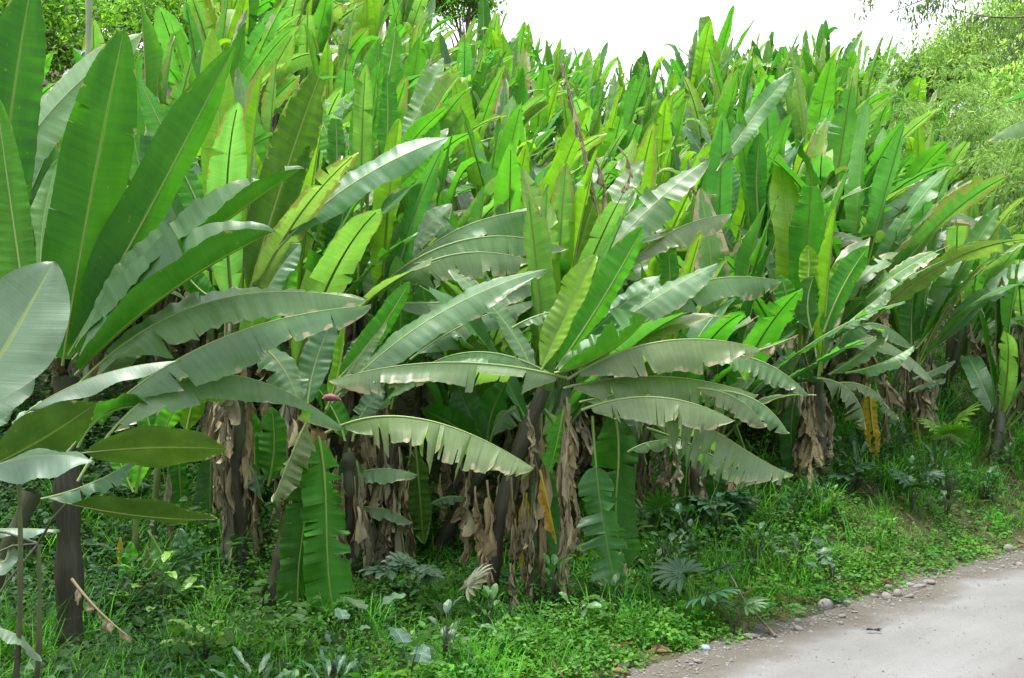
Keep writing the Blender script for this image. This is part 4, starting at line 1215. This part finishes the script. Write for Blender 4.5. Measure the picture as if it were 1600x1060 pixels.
# ------------------------------------------------------------------ stones along the road
def stone_geo(r, size, flat=.6, nu=9, nv=6):
    th = np.linspace(0, 2 * np.pi, nu, endpoint=False); ph = np.linspace(.12, np.pi - .12, nv)
    d = np.stack(np.broadcast_arrays(np.cos(th)[None, :] * np.sin(ph)[:, None], np.sin(th)[None, :] * np.sin(ph)[:, None], np.cos(ph)[:, None]), -1)
    k = r.normal(size=(4, 3)) * 1.6; p = r.uniform(0, 6.28, 4)
    f = 1 + .16 * sum(np.sin(d @ k[i] + p[i]) for i in range(4)) / 1.6
    f = np.minimum(f, 1.12) + r.normal(size=f.shape) * .035
    V = (d * f[..., None] * np.array([1, r.uniform(.6, .95), flat]) * size).reshape(-1, 3)
    i, j = np.meshgrid(np.arange(nv - 1), np.arange(nu), indexing='ij')
    a = i * nu + j; b = i * nu + (j + 1) % nu
    Q = np.stack([a, a + nu, b + nu, b], -1).reshape(-1, 4)
    V = np.concatenate([V, [[0, 0, flat * size * 1.02], [0, 0, -flat * size]]])
    n0 = nu * nv
    top = np.array([[n0, j, (j + 1) % nu, (j + 1) % nu] for j in range(0)]).reshape(0, 4).astype(int)
    caps = [[n0, j, j + 1, (j + 2) % nu] for j in range(0, nu - 1, 2)]
    caps.append([n0, nu - 1, 0, 0]) if False else None
    caps += [[n0 + 1, nu * (nv - 1) + (j + 2) % nu, nu * (nv - 1) + j + 1, nu * (nv - 1) + j] for j in range(0, nu - 1, 2)]
    return V, np.concatenate([Q, np.array(caps)])


def on_edge(px, py):
    """ground point seen at a photo pixel low in the frame (flat road height)"""
    D = CAMZ * F / (py - 530)
    return (px - 800) / F * D, D


def stones():
    r = np.random.default_rng(31)
    lib = [mk_mesh('stone', *stone_geo(r, 1.0, r.uniform(.45, .75)), None, None, [M_STONE], True) for _ in range(8)]
    M_BLUE = rough_material('bluish_stone', (.19, .23, .27), (.34, .38, .42), None, 6, .8, .4)
    special = [('pale blue-grey stone lying at the road edge among smaller tan stones', 1099, 1018, .058, M_BLUE),
               ('large pale stone at the road edge below the right bank', 1577, 862, .075, None),
               ('rounded pale stone standing at the road edge below the eroded bank', 1485, 884, .065, None),
               ('broad flat tan stone at the road edge below the fallen stick', 1290, 952, .080, None),
               ('grey stone lying in the grass above the road edge', 1226, 922, .055, None)]
    for lab, px, py, sz, m in special:
        x, D = on_edge(px, py)
        o = link('stone', lib[int(r.integers(8))] if m is None else mk_mesh('stone', *stone_geo(r, 1.0, .55), None, None, [m], True))
        o.location = (x, D, max(hz(x, D), .01) + sz * .25); o.scale = (sz,) * 3; o.rotation_euler = (0, 0, r.uniform(0, 6.28))
        tag(o, lab, 'stone')
    cand = np.where((EY > 7.2) & (EY < 13))[0]
    for k in range(115):
        i = int(cand[int(r.integers(len(cand)))])
        T = np.array([EX[i + 1] - EX[i - 1], EY[i + 1] - EY[i - 1]]); T /= np.hypot(*T); N = np.array([T[1], -T[0]])
        d = r.normal() * .15 + .02
        x, y = EX[i] + N[0] * d, EY[i] + N[1] * d
        sz = float(np.clip(r.lognormal(-3.7, .5), .010, .06))
        o = link('stone', lib[int(r.integers(8))])
        o.location = (x, y, max(hz(x, y), .012) + sz * .2); o.scale = (sz * r.uniform(.8, 1.5), sz, sz * r.uniform(.7, 1)); o.rotation_euler = (r.normal() * .2, r.normal() * .2, r.uniform(0, 6.28))
        tag(o, 'small tan stone in the line of stones along the edge of the dirt road', 'stone', 'stones lining the road edge')
    # loose gravel on the road
    n = 5200
    i = cand[r.integers(0, len(cand), n)]
    T = unit(np.stack([EX[i + 1] - EX[i - 1], EY[i + 1] - EY[i - 1]], -1)); N = np.stack([T[:, 1], -T[:, 0]], -1)
    d = np.where(r.random(n) < .6, r.exponential(.22, n) - .12, r.uniform(0, 4.5, n))
    P = np.stack([EX[i] + N[:, 0] * d + r.normal(size=n) * .08, EY[i] + N[:, 1] * d + r.normal(size=n) * .08, np.zeros(n)], -1)
    P[:, 2] = np.maximum(hill(P[:, 0], P[:, 1]), .018 + .02 * np.sin(np.clip(d, 0, 6) * 1.6) * (d > .3))
    s = np.clip(r.lognormal(-5.1, .5, n), .003, .018)
    o6 = np.array([(1, 0, 0), (0, 1, 0), (-1, 0, 0), (0, -1, 0), (0, 0, .6), (0, 0, -.4)], float)
    V = P[:, None, :] + o6[None] * s[:, None, None] * r.uniform(.6, 1.3, (n, 6, 1))
    tri = np.array([(0, 1, 4), (1, 2, 4), (2, 3, 4), (3, 0, 4), (1, 0, 5), (2, 1, 5), (3, 2, 5), (0, 3, 5)])
    Q = (np.arange(n)[:, None, None] * 6 + tri[None]).reshape(-1, 3)
    o = link('gravel', mk_mesh('gravel', V.reshape(-1, 3), Q, None, None, [M_STONE], False))
    tag(o, 'loose pale gravel scattered along the dirt road', 'gravel', None, 'stuff')
    # dark scrap on the road, fallen stick
    x, D = on_edge(1364, 996)
    V, Q = leaf_cloud(np.array([[-.06, 0, .02], [.0, .01, .02], [.03, -.01, .025]]), np.array([[1, .1, .1], [1, -.2, .0], [1, .3, .2]]), np.array([[0, 0, 1.0]] * 3), np.array([.08, .07, .05]), np.array([.035, .03, .03]), .4)
    o = link('dead_leaf', mk_mesh('dead_leaf', V, Q, None, None, [M_GC], False, np.full((len(V), 3), (.03, .032, .035))))
    o.location = (x, D, .035); tag(o, 'small dark curled scrap of leaf lying alone on the dirt road', 'dead leaf')
    pts = []
    for px, py, up in ((1128, 920, .32), (1165, 946, .14), (1212, 976, .03)):
        xx, DD = on_edge(px, min(py + 26, 1000)); pts.append((xx, DD, max(hz(xx, DD), 0) + up))
    V, Q, U = tube_geo(np.array(pts), [.006, .008, .010], 7)
    tag(link('stick', mk_mesh('stick', V, Q, U, None, [M_BARK])), 'thin bare stick lying down the grass bank to the road edge', 'stick')


stones()


# ------------------------------------------------------------------ single weeds one can point at
def weed(kind, label, px, py, D, size, colour, seed, n=7):
    r = np.random.default_rng(seed)
    for D in np.arange(6.2, 26, .1):
        base = P3(px, py, D); z = hz(base[0], D)
        if base[2] - z < size * (1.9 if kind == 'taro' else 1.5) + .05: break
    root = thing({'taro': 'taro_plant', 'fan': 'fan_palm_seedling', 'lobed': 'lobed_leaf_weed', 'ovate': 'broadleaf_weed', 'fern': 'leafy_sapling'}[kind], label,
                 {'taro': 'taro', 'fan': 'palm seedling', 'lobed': 'weed', 'ovate': 'weed', 'fern': 'sapling'}[kind], (base[0], D, z - .02), 'weeds on the bank')
    top = max(base[2] - z, .08)
    M = M_SOFT
    for k in range(n):
        az = k * 2.4 + r.uniform(-.4, .4); q = k / max(n - 1, 1)
        if kind == 'ovate' or kind == 'fern':
            hgt = top * (.35 + .75 * q) ; out = size * (.9 - .5 * q)
        else:
            hgt = top * r.uniform(.65, 1.1); out = size * r.uniform(.2, .9)
        tip = np.array([math.cos(az) * out, math.sin(az) * out, hgt])
        C = np.array([[0, 0, 0], tip * np.array([.35, .35, .7]), tip])
        V, Q, U = tube_geo(C, [.006, .005, .003], 5)
        link('stem', mk_mesh('stem', V, Q, U, None, [M_STEM]), root).color = (.05, .10, .03, 1)
        d = unit(np.array([math.cos(az), math.sin(az), r.uniform(-.5, .1)]))
        geo = []
        if kind == 'taro':
            L = size * r.uniform(.8, 1.2)
            S = spine_bend(L, R(40), 1.2)
            geo = leaf_geo(S, L * .85, r, (R(16), R(6)), R(-10), 0, rip=L * .01, ripn=6, wave=L * .04, u0=0, prof=lambda u, u0: np.clip(1 - np.abs(u - .30) ** 1.6 / .7 ** 1.6 - (u < .3) * (u - .3) ** 2 * 3, 0, 1) ** .6, NR=20, nc=5, sweep=-.22)
            tl = 62
        elif kind == 'fan':
            L = size * r.uniform(.8, 1.15); nseg = 13
            for a in np.linspace(-2.1, 2.1, nseg):
                S = spine_bend(L * (1 - .12 * abs(a)), R(14 + 22 * r.random()), 2)
                g = leaf_geo(S, L * .17, r, (R(28), R(28)), 0, 0, rip=0, ripn=2, wave=0, u0=0, NR=8, nc=3, sweep=0)
                ca, sa = math.cos(a), math.sin(a)
                for V, Q, U, m in g:
                    V2 = V.copy(); V2[:, 1] = V[:, 1] * ca - V[:, 2] * sa; V2[:, 2] = V[:, 1] * sa + V[:, 2] * ca
                    geo.append((V2, Q, U, m))
            tl = 55
        elif kind == 'lobed':
            L = size * r.uniform(.8, 1.2)
            for a in (-1.7, -1.0, -.45, 0, .45, 1.0, 1.7):
                S = spine_bend(L * (1 - .16 * abs(a)), R(25), 1.5)
                g = leaf_geo(S, L * .36, r, (R(12), R(12)), 0, 0, rip=L * .008, ripn=5, wave=L * .02, u0=0, prof=width_lance, NR=12, nc=4, sweep=.1)
                ca, sa = math.cos(a), math.sin(a)
                for V, Q, U, m in g:
                    V2 = V.copy(); V2[:, 1] = V[:, 1] * ca - V[:, 2] * sa; V2[:, 2] = V[:, 1] * sa + V[:, 2] * ca
                    geo.append((V2 + np.array([-.003 * a, 0, 0]), Q, U, m))
            tl = 75
        else:
            L = size * r.uniform(.55, .95)
            S = spine_bend(L, R(45), 1.3)
            geo = leaf_geo(S, L * (.5 if kind == 'ovate' else .32), r, (R(14), R(8)), 0, 0, rip=L * .012, ripn=7, wave=L * .02, u0=.02, prof=width_lance, NR=16, nc=4, sweep=.25)
            tl = 60
        V, Q, U, _ = join(geo)
        Mx = np.array((Matrix.Rotation(az, 3, 'Z') @ Matrix.Rotation(R(tl + r.normal() * 14), 3, 'Y') @ Matrix.Rotation(r.normal() * .3, 3, 'Z')))
        V = V @ Mx.T + tip
        o = link('leaf', mk_mesh('leaf', V, Q, U, None, [M]), root); o.color = jit(colour, r, .15)


DK = (.030, .085, .040, .1); BL = (.065, .125, .075, .05); MG = (.045, .13, .03, .1); LG = (.11, .22, .03, .1); WH = (.20, .22, .15, .3)
weed('taro', 'taro with grey-green heart leaves in the grass at the bottom, beside the bright turf', 640, 1012, 7.2, .17, BL, 1, 4)
weed('taro', 'taro with one scalloped blue-grey leaf below the hanging torn leaf', 566, 922, 8.4, .20, BL, 2, 2)
weed('taro', 'small taro with a pale leaf low in the grass below the scalloped leaf', 540, 964, 8.0, .13, BL, 3, 2)
weed('fan', 'fan palm seedling with a bleached pale fan beside the dry hanging leaves', 690, 905, 9.4, .26, WH, 4, 1)
weed('fan', 'dark fan palm seedling on the bank above the fallen stick', 1096, 888, 10.0, .30, DK, 5, 3)
weed('fan', 'fan palm seedling in the shade under the torn comb-like leaf', 1024, 790, 11.0, .30, MG, 6, 4)
weed('fan', 'small fan palm seedling below the yellow hanging leaf on the right bank', 1428, 745, 14.2, .24, DK, 7, 3)
weed('fan', 'bright fan palm seedling in tall grass beside the dry brown trunk', 1478, 660, 16.5, .36, LG, 8, 4)
weed('fan', 'withered fan palm seedling lying beside the fallen stick', 1145, 930, 9.7, .20, MG, 9, 2)
weed('lobed', 'weed with large dark lobed leaves under the torn comb-like leaf', 1120, 772, 11.4, .30, DK, 10, 6)
weed('lobed', 'lobed grey-green weed in front of the dry brown plant, beside the pale fan', 640, 885, 9.3, .22, BL, 11, 7)
weed('lobed', 'lobed weed below the scaly hanging leaf on the right bank', 1330, 730, 12.6, .24, DK, 12, 5)
weed('ovate', 'bush of light green rounded leaves at the bottom below the dry leaves', 318, 985, 7.6, .19, LG, 13, 26)
weed('ovate', 'dark blue-green weed at the lower left corner', 50, 960, 6.6, .17, BL, 14, 22)
weed('ovate', 'blue-green broad-leaved weed beside the black stem', 100, 925, 6.9, .15, BL, 15, 16)
weed('ovate', 'leafy dark weed on the bank between the two dark palm seedlings', 1040, 840, 10.2, .22, DK, 16, 16)
weed('ovate', 'dark weed with drooping leaves halfway down the bank below the vivid leaf', 1250, 840, 11.6, .20, DK, 17, 16)
weed('ovate', 'weed with grey-green drooping leaves above the bare earth on the bank', 1300, 870, 11.0, .18, BL, 18, 10)
weed('ovate', 'bright green weed growing on the bare patch of the bank', 1390, 812, 12.6, .12, LG, 19, 10)
weed('ovate', 'light green weed under the sharply bent leaf on the right bank', 1250, 760, 12.4, .20, MG, 20, 14)
weed('ovate', 'dark leafy weed at the right end of the bank', 1540, 740, 14.2, .22, DK, 21, 18)
weed('ovate', 'leafy weed beside the small fan palm on the right bank', 1480, 770, 13.8, .20, MG, 22, 16)
weed('ovate', 'leafy green weed in the grass at the bottom centre', 790, 985, 8.2, .15, MG, 23, 18)
weed('ovate', 'leafy green weed beside the dark torn hanging leaf', 900, 940, 8.9, .16, MG, 24, 18)
weed('fern', 'slender sapling with narrow bright leaves in the weedy gap on the left', 205, 905, 8.6, .26, MG, 25, 14)
weed('fern', 'slender sapling with narrow leaves behind the level olive leaf', 250, 890, 9.8, .28, LG, 26, 12)
weed('fern', 'narrow-leaved dark shrub on the bank under the grey arching leaves', 1180, 830, 11.2, .24, DK, 27, 18)


WEED_KINDS = [
    ('dark broad-leaved weed among the grass on the bank', DK, .20, .5, 16), ('blue-green broad-leaved weed among the grass on the bank', BL, .15, .55, 16),
    ('mid-green leafy weed among the grass on the bank', MG, .17, .5, 20), ('light green leafy weed among the grass on the bank', LG, .13, .5, 22),
    ('narrow-leaved green weed among the grass on the bank', MG, .26, .22, 20), ('ferny dark weed among the grass on the bank', DK, .30, .2, 26)]


def small_weeds():
    """copies of six weeds, each foliage and stem, set over the bank"""
    r = np.random.default_rng(404); lib = []
    for lab, colr, size, wr, n in WEED_KINDS:
        fol, stm = [], []
        for k in range(n):
            az = k * 2.4 + r.uniform(-.4, .4); q = k / (n - 1)
            tip = np.array([math.cos(az), math.sin(az), 0]) * size * (1.05 - .75 * q) + np.array([0, 0, .10 + .42 * q + r.normal() * .03])
            V, Q, U = tube_geo(np.array([[0, 0, 0], tip * np.array([.3, .3, .75]), tip]), [.005, .004, .002], 5); stm.append((V, Q, U))
            L = size * r.uniform(.6, 1.0)
            S = spine_bend(L, R(r.uniform(30, 65)), 1.3)
            g = leaf_geo(S, L * wr, r, (R(14), R(6)), 0, 0, rip=L * .010, ripn=7, wave=L * .02, u0=.02, prof=width_lance, NR=12, nc=4, sweep=.25)
            Mx = np.array(Matrix.Rotation(az, 3, 'Z') @ Matrix.Rotation(R(58 - 30 * q + r.normal() * 12), 3, 'Y') @ Matrix.Rotation(r.normal() * .3, 3, 'Z'))
            fol += [(V @ Mx.T + tip, Q, U) for V, Q, U, _ in g]
        f = join(fol); s = join(stm)
        lib.append((mk_mesh('foliage', f[0], f[1], f[2], None, [M_SOFT]), mk_mesh('stem', s[0], s[1], s[2], None, [M_STEM])))
    t = sample_bank(r, 170, 1.0, 4.6, 6.3, 19, 1.2)
    for x, y, s in t:
        if 1.6 < s and -3.7 < x < 1.4 and y < 11.5: continue
        k = int(r.integers(6)) if x / y > -.25 else int(r.choice([0, 1, 5, 2]))
        root = thing('leafy_weed', WEED_KINDS[k][0], 'weed', (x, y, hz(x, y) - .02), 'copies of the ' + WEED_KINDS[k][0])
        root.scale = (r.uniform(.5, .9),) * 3; root.rotation_euler = (0, 0, r.uniform(0, 6.28))
        for nm, me in zip(('foliage', 'stem'), lib[k]):
            link(nm, me, root).color = jit(WEED_KINDS[k][1], r, .22)


small_weeds()


# ------------------------------------------------------------------ trees
def limb_pts(r, a, b, wob, n=10):
    t = np.linspace(0, 1, n)[:, None]
    P = np.asarray(a) + (np.asarray(b) - np.asarray(a)) * t
    return P + np.cumsum(r.normal(size=(n, 3)), 0) * wob * t ** .5


def tree(label, loc, height, radius, nclump, nleaf, lsize, colours, seed, trunk_r=.14, flat=.75, name='tree', mat=None, droop=0.0, narrow=.5, group='trees behind the plantation'):
    r = np.random.default_rng(seed)
    loc = np.array([loc[0], loc[1], hz(loc[0], loc[1]) - .1])
    root = thing(name, label, 'tree', loc, group)
    cz = height - radius * flat
    V, Q, U = tube_geo(limb_pts(r, (0, 0, 0), (r.normal() * .2, r.normal() * .2, cz), .05, 14), np.linspace(trunk_r, trunk_r * .5, 14), 9)
    link('trunk', mk_mesh('trunk', V, Q, U, None, [M_BARK]), root)
    Vs, Qs, Cs, off = [], [], [], 0
    for k in range(nclump):
        d = unit(r.normal(size=3)); d[2] = abs(d[2]) * 1.1 - .35
        ctr = np.array([0, 0, cz]) + d * radius * np.array([1, 1, flat]) * r.uniform(.35, 1.0) ** .6
        if k % 3 == 0:
            V, Q, U = tube_geo(limb_pts(r, (0, 0, cz * r.uniform(.55, .9)), ctr, .06, 8), np.linspace(trunk_r * .4, .012, 8), 6)
            link('limb', mk_mesh('limb', V, Q, U, None, [M_BARK]), root)
        n = int(nleaf * r.uniform(.5, 1.5)); cr = radius * r.uniform(.18, .36)
        P = ctr + r.normal(size=(n, 3)) * cr * np.array([.6, .6, .42])
        Dr = r.normal(size=(n, 3)) + np.array([0, 0, -.5 - droop])
        Nr = r.normal(size=(n, 3)) * .6 + np.array([0, 0, 1])
        l = lsize * r.uniform(.6, 1.4, n)
        V, Q = leaf_cloud(P, Dr, Nr, l, l * narrow * r.uniform(.8, 1.2, n))
        col = np.array(colours[int(r.integers(len(colours)))]) * r.uniform(.75, 1.25) * r.uniform(.75, 1.3, (n, 1))
        Vs.append(V); Qs.append(Q + off); Cs.append(np.repeat(col, 6, 0)); off += len(V)
    link('crown', mk_mesh('crown', np.concatenate(Vs), np.concatenate(Qs), None, None, [mat or M_TREE], False, np.concatenate(Cs)), root)
    return root


TG = [(.09, .19, .03), (.12, .24, .035), (.075, .155, .03), (.15, .28, .045)]
YG = [(.22, .33, .10), (.18, .30, .09), (.28, .36, .13), (.14, .25, .08)]


def at(px, D): return ((px - 800) / F * D, D)


def tree_at(label, px, py, D, rad_px, *a, **k):
    x, y = at(px, D); rad = rad_px / F * D
    tree(label, (x, y), max(CAMZ - (py - 530) / F * D - hz(x, y) + rad * .75, rad * 1.6), rad, *a, **k)


tree_at('leafy green tree behind the dark upright leaves in the upper left corner', 30, 40, 19, 170, 70, 190, .10, TG, 1)
tree_at('small-leaved green tree behind the bamboo pole near the upper left corner', 190, 30, 22, 150, 70, 190, .10, TG, 2)
tree_at('leafy tree behind the yellow-green upright leaf at the top left', 330, -10, 30, 130, 50, 160, .13, TG, 3)
tree_at('tree with a grey trunk on the ridge at the top, left of the white sky', 510, -30, 46, 90, 50, 160, .17, TG, 4, .3)
tree_at('sparse tree on the ridge next to the left end of the white sky', 620, -15, 47, 75, 44, 150, .17, TG, 5)
tree_at('low tree on the ridge just where the white sky begins', 725, 0, 48, 60, 34, 140, .17, TG, 6)
tree_at('feathery grey-green tree at the right end of the white sky', 1470, 120, 42, 95, 50, 190, .17, [(.11, .19, .06), (.14, .23, .07), (.18, .26, .08)], 7)
tree_at('pale feathery tree in the upper right corner', 1580, 70, 38, 140, 70, 190, .16, [(.14, .23, .07), (.20, .28, .08), (.17, .26, .09)], 8, droop=.5, narrow=.32)
tree_at('yellow-green tree cut off by the right edge', 1690, 150, 30, 160, 60, 190, .15, YG, 9)


def bamboo(label, px, D, height, lean, nculm, seed, nleaf=2200, colours=YG, spread=.7):
    r = np.random.default_rng(seed)
    x, y = at(px, D); z = hz(x, y) - .1
    root = thing('bamboo_clump', label, 'bamboo', (x, y, z), 'bamboo clumps beside the plantation')
    for k in range(nculm):
        b = np.array([r.normal() * spread * .35, r.normal() * spread * .35, 0])
        h = height * r.uniform(.65, 1.08); az = r.uniform(0, 6.28)
        ox = lean * r.uniform(.5, 1.3) + math.cos(az) * spread * 1.4; oy = math.sin(az) * spread * 1.4
        t = np.linspace(0, 1, 22)
        C = np.stack([b[0] + ox * t ** 1.9, b[1] + oy * t ** 1.9, h * (t - .14 * t ** 4)], -1)
        V, Q, U = tube_geo(C, .022 * (1 - t) + .004, 6)
        cu = link('culm', mk_mesh('culm', V, Q, U, None, [M_STEM]), root); cu.color = (.16, .20, .05, 1)
        n = int(nleaf * r.uniform(.7, 1.3))
        tt = r.uniform(.38, 1.0, n) ** .8
        P = np.stack([np.interp(tt, t, C[:, a]) for a in range(3)], -1)
        ns = 60; sid = r.integers(0, ns, n); st_ = r.uniform(.38, 1.0, ns) ** .8
        sc = np.stack([np.interp(st_, t, C[:, a]) for a in range(3)], -1)
        sd_ = unit(r.normal(size=(ns, 3)) * np.array([1, 1, .45])); sl = r.uniform(.35, 1.15, ns) * (1.1 - .45 * st_)
        q_ = r.random(n); ql = q_ * sl[sid]
        P = sc[sid] + sd_[sid] * ql[:, None] + np.stack([np.zeros(n), np.zeros(n), -.42 * ql ** 2], -1) + r.normal(size=(n, 3)) * .055
        Dr = sd_[sid] * .8 + r.normal(size=(n, 3)) * .45 + np.stack([np.zeros(n), np.zeros(n), -.4 - .6 * q_], -1)
        Nr = r.normal(size=(n, 3)) * .7 + np.array([0, 0, .6])
        l = r.uniform(.08, .19, n)
        V, Q = leaf_cloud(P, Dr, Nr, l, l * r.uniform(.12, .2, n), .1, (.3, .7))
        col = np.array(colours)[r.integers(0, len(colours), n)] * r.uniform(.7, 1.3, (n, 1))
        link('foliage', mk_mesh('foliage', V, Q, None, None, [M_BAMB], False, np.repeat(col, 6, 0)), root)


bamboo('yellow-green bamboo clump covering the plants at the right edge, below the pale tree', 1600, 24, 6.4, -1.1, 7, 41, 1300)
bamboo('thin bamboo clump leaning left over the plants, beside the denser clump', 1525, 26, 6.2, -.9, 7, 42, 1100)
bamboo('bamboo clump standing highest on the slope behind the other bamboo', 1500, 32, 6.4, -.6, 8, 43, 1300)
bamboo('bamboo clump cut off by the right edge under the two leaf tips', 1690, 21, 6.2, -1.0, 7, 44, 1300)


def overhang():
    r = np.random.default_rng(77)
    D = 15.0
    x, y = at(1790, D); z = hz(x, y) - .1
    root = thing('overhanging_tree', 'tree branch with sparse drooping sprays hanging into the white sky at the upper right', 'tree', (x, y, z))
    top = P3(1780, 60, D) - np.array([x, y, z])
    V, Q, U = tube_geo(limb_pts(r, (0, 0, 0), top, .03, 14), np.linspace(.14, .07, 14), 9)
    link('trunk', mk_mesh('trunk', V, Q, U, None, [M_BARK]), root)
    Vs, Qs, Cs, off = [], [], [], 0
    for a, b, c in (((1780, 60), (1600, -70), (1440, -20)), ((1700, 0), (1580, 50), (1480, 10)), ((1600, -68), (1480, -60), (1350, -18)), ((1780, 60), (1650, 20), (1560, 90)), ((1560, -60), (1500, -20), (1390, 20))):
        d0, d1 = D + r.uniform(-.5, .5), D + r.uniform(-.8, .8)
        P = np.array([P3(*a, D), P3(*b, (d0 + d1) / 2), P3(*c, d1)]) - np.array([x, y, z])
        t = np.linspace(0, 1, 20)[:, None]
        C = (1 - t) ** 2 * P[0] + 2 * t * (1 - t) * P[1] + t ** 2 * P[2]
        V, Q, U = tube_geo(C, np.linspace(.022, .005, 20), 6)
        link('branch', mk_mesh('branch', V, Q, U, None, [M_BARK]), root)
        for k in range(15):
            q = r.uniform(.3, 1); c0 = np.array([np.interp(q, t[:, 0], C[:, i]) for i in range(3)])
            n = int(r.integers(10, 34)); ln = r.uniform(.15, .55)
            f = r.random(n)
            Pp = c0 + np.stack([r.normal(size=n) * .07 + f * r.normal() * .15, r.normal(size=n) * .07, -f * ln], -1)
            Dr = r.normal(size=(n, 3)) * .4 + np.array([-.15, 0, -1])
            l = r.uniform(.05, .11, n)
            V, Q = leaf_cloud(Pp, Dr, r.normal(size=(n, 3)) + np.array([0, -.6, .3]), l, l * .24)
            Vs.append(V); Qs.append(Q + off); off += len(V)
            Cs.append(np.repeat(np.array([(.10, .16, .05)]) * r.uniform(.6, 1.3, (n, 1)), 6, 0))
    link('foliage', mk_mesh('foliage', np.concatenate(Vs), np.concatenate(Qs), None, None, [M_BAMB], False, np.concatenate(Cs)), root)


overhang()


def bamboo_pole():
    D = 11.5
    b = P3(134, 230, D); b[2] = hz(b[0], D) - .05
    t = P3(139, -30, D)
    n = 60; q = np.linspace(0, 1, n)
    C = (t - b) * q[:, None]
    rad = np.full(n, .030); rad[::7] = .037
    V, Q, U = tube_geo(C, rad, 12)
    m = rough_material('pale_bamboo', (.20, .26, .14), (.30, .34, .22), None, 4, .5, .05)
    o = link('bamboo_pole', mk_mesh('bamboo_pole', V, Q, U, None, [m]), None, b)
    tag(o, 'single pale green jointed bamboo pole standing upright near the upper left corner', 'bamboo pole')


bamboo_pole()

# ------------------------------------------------------------------ camera, light, sky
cd = bpy.data.cameras.new('camera'); cam = bpy.data.objects.new('camera', cd); COL.objects.link(cam)
cam.location = (0, 0, CAMZ); cam.rotation_euler = (R(90), 0, 0)
cd.sensor_width = 36; cd.lens = 36 * F / 1600; cd.clip_end = 2000; cd.clip_start = .1
scene.camera = cam

SUN_EL, SUN_AZ = R(77), R(282)        # a veiled sun nearly overhead, a little to the left
sd = bpy.data.lights.new('sun', 'SUN'); sun = bpy.data.objects.new('sun', sd); COL.objects.link(sun)
sd.energy = 1.5; sd.angle = R(14); sd.color = (1.0, .97, .92)
dirv = Vector((math.sin(SUN_AZ) * math.cos(SUN_EL), math.cos(SUN_AZ) * math.cos(SUN_EL), math.sin(SUN_EL)))
sun.rotation_euler = dirv.to_track_quat('Z', 'Y').to_euler()
sun.location = (0, 0, 30)

w = bpy.data.worlds.new('World'); scene.world = w; w.use_nodes = True
nt = w.node_tree; nt.nodes.clear(); g = NT(nt)
sky = g.n('ShaderNodeTexSky'); sky.sky_type = 'NISHITA'; sky.sun_disc = False
sky.sun_elevation = SUN_EL; sky.sun_rotation = SUN_AZ; sky.dust_density = 4.0; sky.air_density = 1.4
hs = g.n('ShaderNodeHueSaturation'); hs.inputs['Saturation'].default_value = .28; hs.inputs['Value'].default_value = 1.0
g.l(sky.outputs[0], hs.inputs['Color'])
bg = g.n('ShaderNodeBackground'); bg.inputs[1].default_value = .14
g.l(hs.outputs[0], bg.inputs[0])
wo = g.n('ShaderNodeOutputWorld'); g.l(bg.outputs[0], wo.inputs[0])

scene.view_settings.view_transform = 'Standard'; scene.view_settings.look = 'None'
scene.view_settings.exposure = 1.8; scene.view_settings.gamma = 1.0
cy = scene.cycles
cy.max_bounces = 7; cy.diffuse_bounces = 4; cy.glossy_bounces = 2; cy.transmission_bounces = 4; cy.transparent_max_bounces = 4
cy.caustics_reflective = False; cy.caustics_refractive = False
cy.use_denoising = True
try: cy.denoiser = 'OPENIMAGEDENOISE'
except Exception: pass
